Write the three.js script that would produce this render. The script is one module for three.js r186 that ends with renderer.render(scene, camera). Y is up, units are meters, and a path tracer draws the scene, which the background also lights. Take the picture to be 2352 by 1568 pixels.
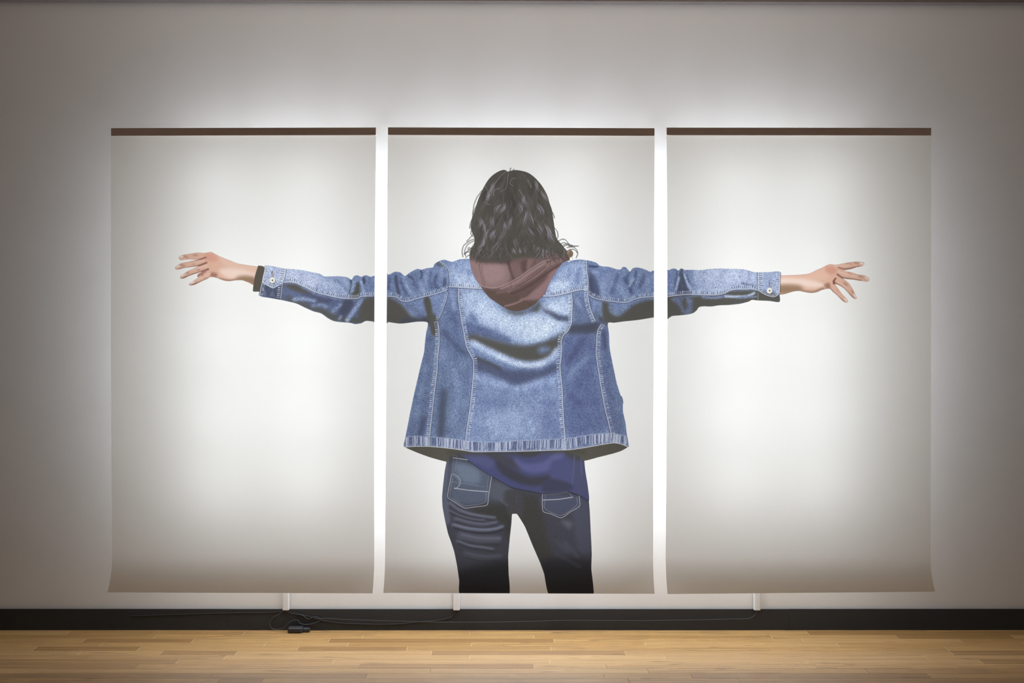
import * as THREE from 'three';
import { RoundedBoxGeometry } from 'three/addons/geometries/RoundedBoxGeometry.js';
import { mergeGeometries } from 'three/addons/utils/BufferGeometryUtils.js';

// ---------------------------------------------------------------- camera, exposure
const D = 4.5, EYE = 1.377, F = 2160;                 // metres from the wall, eye height, focal length in pixels of a 2352 x 1568 frame
const scene = new THREE.Scene();
scene.background = new THREE.Color(0x000000);
const camera = new THREE.PerspectiveCamera(2 * Math.atan(784 / F) * 180 / Math.PI, 2352 / 1568, 0.05, 60);
camera.position.set(0, EYE, D);
camera.lookAt(0, EYE, 0);
const renderer = new THREE.WebGLRenderer({ antialias: true });
renderer.toneMapping = THREE.LinearToneMapping;
renderer.toneMappingExposure = 1.0;
renderer.shadowMap.enabled = true;
// all light comes from the bulb bars behind the three sheets (function bulbBar below)
const BULB = 0.166, BULB_COLOR = new THREE.Color().setRGB(0.87, 0.98, 1.13);

// a pixel of the photograph to metres on the plane z
const px = (x, z = 0) => (x - 1176) * (D - z) / F;
const py = (y, z = 0) => EYE + (784 - y) * (D - z) / F;

// ---------------------------------------------------------------- helpers
let seed = 12345;
const rnd = () => { seed = (seed + 0x6d2b79f5) | 0; let t = Math.imul(seed ^ (seed >>> 15), 1 | seed); t = (t + Math.imul(t ^ (t >>> 7), 61 | t)) ^ t; return ((t ^ (t >>> 14)) >>> 0) / 4294967296; };
const rr = (a, b) => a + (b - a) * rnd();
const used = {};
const numbered = (n) => { used[n] = (used[n] ?? -1) + 1; return used[n] ? n + '_' + String(used[n]).padStart(3, '0') : n; };
function mesh(name, geo, mat, parent) {
  const m = new THREE.Mesh(geo, mat);
  m.name = name; m.castShadow = true; m.receiveShadow = true;
  parent.add(m);
  return m;
}
function thing(name, label, category, pos = [0, 0, 0], group) {
  const g = new THREE.Group();
  g.name = numbered(name); g.position.set(...pos);
  g.userData = { label, category };
  if (group) g.userData.group = group;
  scene.add(g);
  return g;
}
function struct(name, geo, mat, label, category) {
  const m = mesh(name, geo, mat, scene);
  m.userData = { kind: 'structure', label, category };
  return m;
}
const box = (w, h, d, x, y, z) => new THREE.BoxGeometry(w, h, d).translate(x, y, z);
const std = (o) => new THREE.MeshStandardMaterial(o);
const phys = (o) => new THREE.MeshPhysicalMaterial(o);

function hash(x, y, s) { let h = Math.imul(x, 374761393) + Math.imul(y, 668265263) + Math.imul(s, 1274126177); h = Math.imul(h ^ (h >>> 13), 1274126177); return ((h ^ (h >>> 16)) >>> 0) / 4294967296; }
function vnoise(x, y, s) {
  const x0 = Math.floor(x), y0 = Math.floor(y), fx = x - x0, fy = y - y0, u = fx * fx * (3 - 2 * fx), v = fy * fy * (3 - 2 * fy);
  const a = hash(x0, y0, s), b = hash(x0 + 1, y0, s), c = hash(x0, y0 + 1, s), d = hash(x0 + 1, y0 + 1, s);
  return a + (b - a) * u + (c - a) * v + (a - b - c + d) * u * v;
}
function dataTex(w, h, f, srgb) {
  const a = new Uint8Array(w * h * 4);
  for (let y = 0; y < h; y++) for (let x = 0; x < w; x++) {
    const c = f(x, y), i = (y * w + x) * 4;
    for (let k = 0; k < 3; k++) a[i + k] = Math.max(0, Math.min(255, c[k]));
    a[i + 3] = 255;
  }
  const t = new THREE.DataTexture(a, w, h);
  t.magFilter = THREE.LinearFilter; t.wrapS = t.wrapT = THREE.RepeatWrapping;
  if (srgb) t.colorSpace = THREE.SRGBColorSpace;
  t.needsUpdate = true;
  return t;
}

// ---------------------------------------------------------------- materials
const wrapNoise = (x, y, w, h, cx, cy, s) => {           // tiles over w x h
  const u = x / w * cx, v = y / h * cy, x0 = Math.floor(u), y0 = Math.floor(v), fx = u - x0, fy = v - y0, a = fx * fx * (3 - 2 * fx), b = fy * fy * (3 - 2 * fy);
  const H = (i, j) => hash(((i % cx) + cx) % cx, ((j % cy) + cy) % cy, s);
  return H(x0, y0) * (1 - a) * (1 - b) + H(x0 + 1, y0) * a * (1 - b) + H(x0, y0 + 1) * (1 - a) * b + H(x0 + 1, y0 + 1) * a * b;
};
const rollerTex = dataTex(512, 512, (x, y) => { const v = 255 * (0.55 * wrapNoise(x, y, 512, 512, 90, 60, 3) + 0.3 * wrapNoise(x, y, 512, 512, 170, 150, 4) + 0.15 * wrapNoise(x, y, 512, 512, 12, 12, 5)); return [v, v, v]; });
rollerTex.repeat.set(1 / 0.5, 1 / 0.5);
const wallMat = std({ color: new THREE.Color().setRGB(0.81, 0.795, 0.775), roughness: 0.85, bumpMap: rollerTex, bumpScale: 0.00016, name: 'wall_paint' });
const roomMat = std({ color: new THREE.Color().setRGB(0.80, 0.65, 0.53), roughness: 0.9, name: 'room_paint' });
const ceilingMat = std({ color: new THREE.Color().setRGB(0.82, 0.69, 0.58), roughness: 0.9, name: 'ceiling_paint' });
const shadeTrimMat = std({ color: new THREE.Color().setRGB(0.20, 0.165, 0.15), roughness: 0.8, name: 'shade_trim' });  // dark colour stands for the shade along the ceiling edge
const baseMat = phys({ color: new THREE.Color().setRGB(0.037, 0.037, 0.038), roughness: 0.55, specularIntensity: 0.5, name: 'black_vinyl' });
const railMat = std({ color: new THREE.Color().setRGB(0.70, 0.58, 0.51), roughness: 0.7, name: 'brown_batten' });
const plasticMat = std({ color: new THREE.Color().setRGB(0.78, 0.77, 0.76), roughness: 0.4, name: 'white_plastic' });
const cordMat = phys({ color: new THREE.Color().setRGB(0.026, 0.026, 0.027), roughness: 0.55, name: 'black_cord' });
const socketMat = std({ color: new THREE.Color().setRGB(0.7, 0.7, 0.7), roughness: 0.5, name: 'lamp_holder' });
const bulbMat = std({ color: 0xffffff, emissive: new THREE.Color(1, 1, 1), emissiveIntensity: 2.5, roughness: 0.6, name: 'frosted_bulb' });

// ---------------------------------------------------------------- the room
const CEIL = py(-12), HALF = 4.4, BACK = 6.4, T = 0.15;
const planeUv = (g) => {                                  // uv in metres along the two larger axes
  const p = g.attributes.position, n = g.attributes.normal, uv = g.attributes.uv;
  for (let i = 0; i < p.count; i++) {
    const ax = Math.abs(n.getX(i)), ay = Math.abs(n.getY(i)), az = Math.abs(n.getZ(i));
    if (az >= ax && az >= ay) uv.setXY(i, p.getX(i), p.getY(i)); else if (ax >= ay) uv.setXY(i, p.getZ(i), p.getY(i)); else uv.setXY(i, p.getX(i), p.getZ(i));
  }
  return g;
};
struct('wall_front', planeUv(box(2 * HALF, CEIL, T, 0, CEIL / 2, -T / 2)), wallMat, 'white painted gallery wall behind the hanging prints', 'wall');
struct('wall_left', planeUv(box(T, CEIL, BACK + T, -HALF - T / 2, CEIL / 2, BACK / 2 - T / 2)), roomMat, 'side wall of the gallery at the end beyond the reaching left hand', 'wall');
struct('wall_right', planeUv(box(T, CEIL, BACK + T, HALF + T / 2, CEIL / 2, BACK / 2 - T / 2)), roomMat, 'side wall of the gallery at the end beyond the reaching right hand', 'wall');
struct('wall_back', planeUv(box(2 * HALF + 2 * T, CEIL, T, 0, CEIL / 2, BACK + T / 2)), roomMat, 'gallery wall facing the hanging prints', 'wall');
struct('ceiling', planeUv(box(2 * HALF + 2 * T, T, BACK + 2 * T, 0, CEIL + T / 2, BACK / 2)), ceilingMat, 'flat painted gallery ceiling', 'ceiling');

{
  const t = struct('trim_1', box(2 * HALF - 0.02, 0.05, 0.03, 0, 0.025, 0.0155), shadeTrimMat, 'narrow added trim coloured dark in place of shade where the white wall meets the ceiling', 'trim');
  t.position.set(0, py(2.5, 0.03), 0); t.rotation.z = -0.0032;  // added strip, coloured dark so the ceiling edge reads as shaded
}

// black base moulding, in lengths that meet end to end
{
  const H = py(1396.5), g = new THREE.Group();
  g.name = 'baseboard_front'; g.userData = { kind: 'structure', label: 'black vinyl base moulding along the foot of the white wall', category: 'baseboard' };
  scene.add(g);
  const prof = new THREE.Shape();
  prof.moveTo(0, 0.0005); prof.lineTo(0.012, 0.0005); prof.quadraticCurveTo(0.0065, 0.002, 0.006, 0.01); prof.lineTo(0.006, H - 0.004); prof.quadraticCurveTo(0.006, H, 0.003, H); prof.lineTo(0, H);
  const cuts = [-HALF, px(-60), px(528), px(1812), px(2420), HALF];
  for (let i = 0; i + 1 < cuts.length; i++) {
    const len = cuts[i + 1] - cuts[i] - 0.0008, e = new THREE.ExtrudeGeometry(prof, { depth: len, bevelEnabled: false, steps: 1, curveSegments: 4 });
    e.rotateY(-Math.PI / 2); e.scale(1, 1, 1);
    e.rotateY(Math.PI); // profile now points to +z, length along x
    const bb = new THREE.Box3().setFromBufferAttribute(e.attributes.position);
    e.translate(cuts[i] - bb.min.x, [0.0004, 0, -0.0006, 0, 0.0005][i], 0.0005 - bb.min.z);
    mesh('moulding_length', e, baseMat, g);
  }
}

// ---------------------------------------------------------------- floor of narrow strip boards
const grainTex = (s, a) => dataTex(1024, 64, (x, y) => {
  const warp = 5 * wrapNoise(x, y, 1024, 64, 9, 3, s + 9);
  const g1 = wrapNoise(x, y + warp, 1024, 64, 5, 14, s), g2 = wrapNoise(x, y + warp, 1024, 64, 22, 32, s + 1), pore = wrapNoise(x, y, 1024, 64, 90, 64, s + 2);
  const fl = Math.max(0, wrapNoise(x, y, 1024, 64, 14, 7, s + 3) - 0.78) * 1.6;
  const k = 1 - a * ((g1 - 0.5) * 0.30 + (g2 - 0.5) * 0.16 + (pore > 0.8 ? 0.10 : 0) + fl);
  return [214 * k, 177 * k, 127 * k];
}, true);
const woodMats = [];
{
  const texs = [grainTex(11, 0.4), grainTex(23, 0.55), grainTex(37, 0.75)];
  const tints = [[0.77, 0.68, 0.52], [0.69, 0.59, 0.42], [0.84, 0.76, 0.60], [0.55, 0.45, 0.31], [0.75, 0.65, 0.48], [0.80, 0.71, 0.53]];
  tints.forEach((c, i) => { for (let j = 0; j < 2; j++) { const t = texs[(i + j) % 3].clone(); t.offset.set(0.17 * i, 0.31 * j); t.needsUpdate = true; woodMats.push(phys({ map: t, color: new THREE.Color().setRGB(...c), roughness: 0.5, clearcoat: 0.75, clearcoatRoughness: 0.13, name: 'oak_board' })); } });
}
{
  const sub = struct('floor', planeUv(box(2 * HALF + 2 * T, T, BACK + 2 * T, 0, -T / 2 - 0.0155, BACK / 2)), std({ map: (() => { const t = grainTex(71, 1); t.repeat.set(1, 18); return t; })(), color: new THREE.Color().setRGB(0.7, 0.63, 0.53), roughness: 0.5, name: 'oak_floor' }), 'golden strip wood floor of narrow boards running along the wall', 'floor');
  const field = mesh('board_field', planeUv(box(2 * HALF, 0.0154, BACK - 1.4535, 0, -0.0077, (BACK + 1.4535) / 2)), sub.material, sub);
  field.userData.kind = 'stuff';
  // a unit board with small chamfers; scaled boards would stretch the chamfer, so it is built to length
  const W = 0.0569, TH = 0.0155, cache = {};
  const board = (len) => {
    const k = len.toFixed(5);
    if (cache[k]) return cache[k];
    const c = 0.0006, x = len / 2 - 0.0003, z = W / 2 - 0.0002, P = [], U = [], N = [];
    const quad = (a, b, d, e, n) => { for (const v of [a, b, d, a, d, e]) { P.push(...v); U.push(v[0] / 1.4, v[2] / W * 0.9); N.push(...n); } };
    const y = 0, yb = -TH, x1 = x - c, z1 = z - c, s = Math.SQRT1_2;
    quad([-x1, y, z1], [x1, y, z1], [x1, y, -z1], [-x1, y, -z1], [0, 1, 0]);
    quad([-x, y - c, z], [x, y - c, z], [x1, y, z1], [-x1, y, z1], [0, s, s]);
    quad([x, y - c, -z], [-x, y - c, -z], [-x1, y, -z1], [x1, y, -z1], [0, s, -s]);
    quad([x, y - c, z], [x, y - c, -z], [x1, y, -z1], [x1, y, z1], [s, s, 0]);
    quad([-x, y - c, -z], [-x, y - c, z], [-x1, y, z1], [-x1, y, -z1], [-s, s, 0]);
    quad([-x, yb, z], [x, yb, z], [x, y - c, z], [-x, y - c, z], [0, 0, 1]);
    quad([x, yb, -z], [-x, yb, -z], [-x, y - c, -z], [x, y - c, -z], [0, 0, -1]);
    quad([x, yb, z], [x, yb, -z], [x, y - c, -z], [x, y - c, z], [1, 0, 0]);
    quad([-x, yb, -z], [-x, yb, z], [-x, y - c, z], [-x, y - c, -z], [-1, 0, 0]);
    const g = new THREE.BufferGeometry();
    g.setAttribute('position', new THREE.Float32BufferAttribute(P, 3)); g.setAttribute('normal', new THREE.Float32BufferAttribute(N, 3)); g.setAttribute('uv', new THREE.Float32BufferAttribute(U, 2));
    return (cache[k] = g);
  };
  const jointLineGeo = new THREE.BoxGeometry(0.0014, 0.0014, W - 0.006), jointLineMat = std({ color: new THREE.Color().setRGB(0.66, 0.52, 0.34), roughness: 0.6, name: 'pale_joint' });  // thin pale strips added at the end joints of the rows nearest the wall
  // end joints read from the photograph, one list for each row from the wall outwards
  const joints = [[369, 1346], [156, 561, 1078, 1855], [356, 833, 1226, 1772, 2059, 2327], [756, 1272, 1844], [233, 609, 799, 1083, 1482, 1924], [80, 319, 684, 935, 1265, 2174], [182, 370, 543, 991, 1436, 2185], [1079, 1527], [765, 1263, 1853, 2253], [827, 1224, 1393], [366, 989, 1489], [485, 841, 1387, 1589, 2134], [502, 602, 1444, 1698]];
  let z = 0.0263 - 0.0569;
  for (let r = 0; r < 26; r++, z += 0.057) {
    const zc = z + W / 2, cut = [];
    if (zc - W / 2 < -0.04) continue;
    const far = 3.35;
    if (joints[r]) for (const j of joints[r]) cut.push(px(j, zc));
    else { let x = -far + rr(0.2, 1); while (x < far - 0.3) { cut.push(x); x += rr(0.45, 1.5); } }
    let a = cut[0] - rr(0.5, 1.1); while (a > -far) { cut.unshift(a); a -= rr(0.5, 1.3); }
    let b = cut[cut.length - 1] + rr(0.7, 1.2); while (b < far) { cut.push(b); b += rr(0.6, 1.3); }
    const all = [-HALF, ...cut, HALF];
    for (let i = 0; i + 1 < all.length; i++) {
      const len = all[i + 1] - all[i];
      const m = mesh('floor_board', board(len), woodMats[Math.floor(rnd() * woodMats.length)], sub);
      m.position.set((all[i] + all[i + 1]) / 2, 0, zc);
      if (i && r < 9 && Math.abs(all[i]) < 3) mesh('joint_line', jointLineGeo, jointLineMat, sub).position.set(all[i], -0.0006, zc);
    }
  }
}

// ---------------------------------------------------------------- the photograph printed across the three sheets, drawn in pixels of the photograph
const S = 1.9, TOP = 308, BOT = 1364;
const pts = (a) => { const o = []; for (let i = 0; i < a.length; i += 2) o.push([a[i], a[i + 1]]); return o; };
function curve(a, closed, k = 1 / 6) {                    // smooth path through points
  const p = pts(a), n = p.length, path = new Path2D();
  path.moveTo(...p[0]);
  const at = (i) => (closed ? p[(i + n) % n] : p[Math.max(0, Math.min(n - 1, i))]);
  for (let i = 0; i < (closed ? n : n - 1); i++) {
    const [p0, p1, p2, p3] = [at(i - 1), at(i), at(i + 1), at(i + 2)];
    path.bezierCurveTo(p1[0] + (p2[0] - p0[0]) * k, p1[1] + (p2[1] - p0[1]) * k, p2[0] - (p3[0] - p1[0]) * k, p2[1] - (p3[1] - p1[1]) * k, p2[0], p2[1]);
  }
  if (closed) path.closePath();
  return path;
}
function along(a, step) {                                 // points every step along the smooth line, with direction
  const p = pts(a), n = p.length, dense = [];
  for (let i = 0; i < n - 1; i++) {
    const g = (j) => p[Math.max(0, Math.min(n - 1, j))], [p0, p1, p2, p3] = [g(i - 1), g(i), g(i + 1), g(i + 2)];
    for (let t = 0; t < 1; t += 0.04) { const f = (k) => 0.5 * (2 * p1[k] + (p2[k] - p0[k]) * t + (2 * p0[k] - 5 * p1[k] + 4 * p2[k] - p3[k]) * t * t + (3 * p1[k] - p0[k] - 3 * p2[k] + p3[k]) * t * t * t); dense.push([f(0), f(1)]); }
  }
  dense.push(p[n - 1]);
  const out = []; let left = 0;
  for (let i = 0; i + 1 < dense.length; i++) {
    const dx = dense[i + 1][0] - dense[i][0], dy = dense[i + 1][1] - dense[i][1], l = Math.hypot(dx, dy); if (l < 1e-6) continue;
    while (left <= l) { out.push([dense[i][0] + dx * left / l, dense[i][1] + dy * left / l, dx / l, dy / l]); left += step; }
    left -= l;
  }
  return out;
}
function layer(x0, x1) {
  const c = document.createElement('canvas');
  c.width = Math.round((x1 - x0) * S); c.height = Math.round((BOT - TOP) * S);
  const g = c.getContext('2d');
  g.setTransform(S, 0, 0, S, -x0 * S, -TOP * S);
  g.lineCap = 'round'; g.lineJoin = 'round';
  return [c, g];
}
const hits = (a, pad, x0, x1) => { let lo = 1e9, hi = -1e9; for (let i = 0; i < a.length; i += 2) { lo = Math.min(lo, a[i]); hi = Math.max(hi, a[i]); } return hi + pad > x0 && lo - pad < x1; };
const LSLEEVE = [612, 609.5, 636, 613, 660, 617, 678, 618.3, 695.6, 620.3, 716, 624.4, 736.5, 628.5, 747.3, 634.6, 757, 634.6, 777, 634, 793.6, 635.3, 803, 638, 810, 642, 815.4, 634, 823.5, 632, 831.7, 635.3, 838.5, 632.6, 845.3, 632, 853.5, 635.3, 862, 633, 870, 632, 870, 739, 860, 738, 844, 736.7, 833, 742, 819.5, 744, 808.6, 741.4, 792, 740, 770.5, 737.3, 757, 731, 740.5, 719.7, 723, 715, 702.4, 706, 683.4, 697, 664.4, 692.4, 646.7, 688.4, 622, 684, 598.4, 679.5, 601, 660, 605, 640, 609, 622];
const RSLEEVE = [1520, 624, 1533, 619.7, 1540, 616.3, 1548, 616.3, 1554.8, 620.3, 1561.6, 615.6, 1569.8, 619, 1588.8, 619, 1609, 619.7, 1623, 617.6, 1650, 616.3, 1677, 617, 1704.5, 618.3, 1719.5, 621.7, 1731.7, 625, 1760, 625, 1790, 624.4, 1789.5, 650, 1788.8, 676, 1788, 693, 1765, 691, 1738.5, 689.7, 1725, 688.4, 1716.7, 692.4, 1697.7, 697.2, 1670.5, 700, 1650, 700.6, 1629.7, 703.3, 1613.3, 702.7, 1602.4, 704.7, 1597, 711.5, 1588.8, 718.3, 1575, 721.7, 1554.8, 723.7, 1540, 725, 1533.7, 728.5, 1520, 730];
const BODY = [880, 634, 889.6, 630.8, 903, 624, 916.3, 626, 926, 633.6, 937.4, 626, 954.6, 617.4, 964, 619.3, 977.5, 615.5, 991, 613.6, 994.8, 606, 1006, 599.2, 1017.7, 596.3, 1035, 601, 1052, 595.4, 1071.3, 594, 1090, 594, 1200, 590, 1300, 600, 1308.6, 598.3, 1331.5, 595.4, 1354.5, 598.3, 1369.8, 603, 1378.4, 609.7, 1400.4, 612.6, 1415.7, 617.4, 1425.3, 618.3, 1431, 612.6, 1438.7, 613.6, 1447.3, 623, 1454, 615.5, 1465.4, 613.6, 1480.7, 617.4, 1494, 623, 1503, 620, 1512, 618, 1512, 727, 1501.8, 728.3, 1467.4, 734, 1438.7, 737, 1412, 740.5, 1397, 741.7, 1399.5, 766.6, 1401.4, 799, 1408.6, 835.7, 1417.5, 876.8, 1426.4, 905.4, 1431.8, 923, 1433.6, 948, 1439, 971.4, 1441.6, 993, 1446, 1018, 1445.2, 1026, 1426.4, 1018.8, 1408.6, 1017, 1376.4, 1022.3, 1340.7, 1028.6, 1308.6, 1033, 1269.3, 1034, 1200, 1036.6, 1132, 1037.5, 1087.5, 1038, 1060.7, 1034, 1016, 1028.6, 980.4, 1026, 953.6, 1026, 926.8, 1027.5, 928.6, 1009, 933, 987.5, 939.3, 953.6, 948, 910.7, 959, 862.5, 966, 832, 971.8, 808.7, 973.7, 785.7, 976.6, 762.8, 979.5, 741, 956.5, 738.8, 935, 741.5, 914.4, 743.2, 889.6, 739.8, 880, 739];
const LSEAM = [652, 649, 668.4, 647.5, 680.7, 649.6, 695.6, 655.7, 710.6, 662.5, 727, 670.7, 750, 676.8, 770.5, 681.6, 791, 685, 811.3, 685.6, 825, 685, 831.7, 681, 845.3, 680, 862, 679.6];
const RSEAM = [1528, 681, 1548, 678, 1568.4, 676, 1588.8, 675.4, 1616, 676.8, 1643, 676.8, 1662.3, 672.7, 1674.6, 666.6, 1691, 663.9, 1711.3, 663.9, 1725, 663.4, 1740, 667];
const CLSEAM = [886, 680.3, 906.8, 682.4, 918.3, 691, 933.6, 692, 956.5, 685.3, 987, 677.6, 1010, 671, 1027.3, 664.2];
const CRSEAM = [1350.7, 674.8, 1362, 682.4, 1381.3, 688, 1410, 692, 1438.7, 694, 1457.8, 687, 1477, 682.4, 1506, 680.2];
const YOKE_L = [1027.3, 658.5, 1052, 659.5, 1080.8, 661.4, 1110, 662.6], YOKE_R = [1240, 679.5, 1266.5, 679.5, 1285.6, 676.7, 1308.6, 671, 1327.7, 666, 1350.7, 665];
const ARM_L = [1004, 600, 1017, 609, 1025.4, 619.3, 1028, 640, 1027.3, 652, 1025.4, 671, 1021.5, 690, 1012, 717, 1002.4, 736], ARM_R = [1347, 598, 1347.8, 621, 1350.7, 642, 1350.7, 665, 1351, 684, 1356.4, 709, 1366, 732, 1369, 738];
const BACK_L = [1050.2, 660.4, 1050.2, 682.4, 1053, 705.4, 1057, 732, 1062.7, 760.8, 1069.4, 795, 1079, 814.4, 1085.6, 828, 1086.5, 846, 1085.7, 862.5, 1082, 907, 1076.8, 951.8, 1071.4, 987.5, 1067, 1034];
const BACK_R = [1312.4, 672, 1314.3, 694, 1313.4, 722.6, 1312.4, 741.7, 1304.8, 759, 1295.2, 768.5, 1289.5, 782, 1290.4, 800, 1288.5, 827.8, 1287, 844.6, 1291.6, 889, 1294.3, 943, 1298, 987.5, 1302.3, 1032];
const SIDE_L = [1002.4, 738, 1005, 751, 1006.2, 763, 1006.2, 789.5, 1003, 828, 1001.8, 853.6, 995.5, 907, 990, 960.7, 985.7, 1005, 984.8, 1026], SIDE_R = [1381.3, 743.6, 1372.7, 760.8, 1370.8, 789.5, 1370, 812.5, 1374.6, 844.6, 1381.8, 889, 1390.7, 935.7, 1398, 964, 1404, 989, 1410, 1017];
const HEM_T = [930.4, 1005.4, 953.6, 1001.8, 976.8, 1003.6, 1007, 1005.4, 1043, 1009, 1078.6, 1013.4, 1132, 1016, 1180, 1013, 1233.6, 1010.7, 1287, 1008, 1323, 1004.5, 1358.6, 998, 1401.4, 994.6, 1417.5, 996.4, 1442, 1001];
const HEM_B = [926.8, 1027.5, 953.6, 1026, 980.4, 1026, 1016, 1028.6, 1060.7, 1034, 1087.5, 1038, 1132, 1037.5, 1200, 1036.6, 1269.3, 1034, 1308.6, 1033, 1340.7, 1028.6, 1376.4, 1022.3, 1408.6, 1017, 1426.4, 1018.8, 1445.2, 1026];
const HOOD = [1076, 580, 1076.7, 601, 1081.4, 621, 1089.8, 640, 1099, 653.3, 1111, 671, 1123, 684, 1141, 696, 1155, 705, 1172, 713, 1190, 714, 1210, 709, 1227, 698.6, 1236, 690, 1250.5, 673.6, 1260, 652, 1270.7, 632, 1282.6, 614, 1293.3, 601.5, 1304, 598.5, 1308, 596, 1306, 585, 1296, 570, 1270, 555, 1200, 548, 1120, 552, 1090, 562];
const HAIR = [1141, 393.2, 1151.5, 389.6, 1158, 390, 1163, 393, 1169.5, 391.5, 1182.4, 389.6, 1199.7, 392.4, 1213.4, 397.5, 1227.2, 408, 1241, 423.4, 1249.6, 437, 1256.5, 451, 1260.8, 466.4, 1265.9, 480, 1268.5, 495.6, 1271, 513, 1273.7, 530, 1277, 545.6, 1283, 554, 1293, 565, 1301, 580, 1307, 595, 1296, 588, 1284, 577, 1270, 572, 1258, 578, 1248, 590, 1240, 588, 1232, 577, 1222, 574, 1210, 580, 1196, 585, 1185, 586, 1172, 580, 1162, 590, 1150, 597, 1135, 598, 1120, 597, 1105, 593, 1089, 594, 1078, 584, 1080, 574, 1085, 565, 1087, 548, 1081.5, 534, 1078, 521.5, 1080, 504, 1086, 487, 1091, 470, 1097, 452.6, 1103, 439, 1110, 425, 1119, 411, 1129, 401];
const LHAND = [600, 613, 594, 612.3, 571.3, 609, 546, 604.6, 526.7, 597, 507.6, 589.3, 495, 583, 486, 579, 469.3, 581, 454, 580.2, 435, 583, 421, 585.5, 413.5, 588.7, 411.8, 592, 414, 596, 419, 597, 431, 595.4, 449, 595.6, 462, 594, 448, 598, 436, 600.8, 418.3, 604.6, 407, 611, 403.4, 615.5, 405.5, 618.6, 410, 619, 423.4, 615.5, 441, 613, 458, 611, 447, 616, 433.6, 622.5, 423.4, 629, 416, 634.5, 415.3, 638.5, 418.5, 640, 425, 638.4, 437.4, 632.7, 456.5, 626.3, 467, 623, 457, 629, 454.5, 634.5, 457, 637.5, 451.4, 641.6, 440, 649.3, 435.5, 652.5, 436.5, 655, 441, 655.2, 449, 653.8, 463, 646.7, 477, 640.4, 486, 636, 498.6, 637.8, 514, 643.5, 528, 645.5, 543.3, 643.5, 558.6, 643.5, 571.3, 648, 590, 653];
const RHAND = [1785, 632.5, 1791.4, 632.5, 1815.7, 632, 1841, 630.6, 1857.8, 628, 1873, 621, 1888.4, 614, 1898.6, 609, 1906.2, 607, 1919, 608.3, 1937, 605, 1956, 602, 1970, 601.3, 1981.5, 602.5, 1984.5, 606.5, 1979, 611.5, 1967.4, 613.4, 1954.7, 617.8, 1938, 622, 1956, 626, 1968.7, 630.6, 1983, 632.5, 1993, 637.6, 1996.2, 643, 1990.4, 646.8, 1977.7, 645.3, 1962.3, 642.7, 1944.5, 640.8, 1936, 640, 1947, 649, 1954.7, 659.3, 1961, 670.8, 1965.5, 681, 1967, 685.5, 1962.3, 686.9, 1954.7, 681, 1945.8, 670.8, 1936.8, 661.8, 1926.6, 655.5, 1917.5, 652.3, 1920, 657, 1926.6, 667, 1934.3, 677, 1942, 684.8, 1946.4, 691, 1944.8, 695, 1939.4, 694.4, 1931.7, 688.6, 1921.5, 678.4, 1911.3, 669.5, 1905, 663.3, 1896, 663.8, 1885.8, 666.3, 1873, 671.4, 1860.3, 672.8, 1847.6, 670.8, 1834.8, 668.2, 1822, 669, 1785, 675];
const JEANS = [1026, 1040, 1025, 1062, 1021.3, 1082.6, 1017.8, 1113.3, 1015.4, 1141.6, 1016.6, 1165, 1022.5, 1196, 1029.6, 1226.5, 1036.6, 1245.4, 1043.7, 1266.7, 1050.8, 1299.7, 1056.7, 1335, 1061, 1370, 1170, 1370, 1170, 1318.6, 1168.8, 1278.5, 1172.3, 1236, 1176, 1200.6, 1177, 1182, 1181, 1180.5, 1189.5, 1181.7, 1207.2, 1210, 1226, 1255, 1242.6, 1292.6, 1252, 1318.6, 1264.8, 1370, 1362.5, 1370, 1360.6, 1307, 1361.8, 1271.4, 1359.4, 1224, 1357, 1177, 1354.7, 1151, 1350, 1120, 1344, 1060, 1340, 1030, 1180, 1020];
const SHIRT = [1060, 1030, 1074.4, 1056.6, 1098, 1073, 1121.6, 1088.5, 1145, 1101.5, 1168.8, 1115.6, 1192.4, 1122.7, 1221, 1128.3, 1245, 1133, 1278, 1132, 1306.3, 1128.6, 1332.3, 1137, 1354.7, 1150, 1352.3, 1118, 1347.6, 1089.7, 1343, 1058, 1341, 1030];

const DEEP = '#54534e', DARK = '#434a68', MIDB = '#5d6f9d', SOFTB = '#7187b8', LITE = '#93a9d6', HI = '#b7c9ea';
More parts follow.
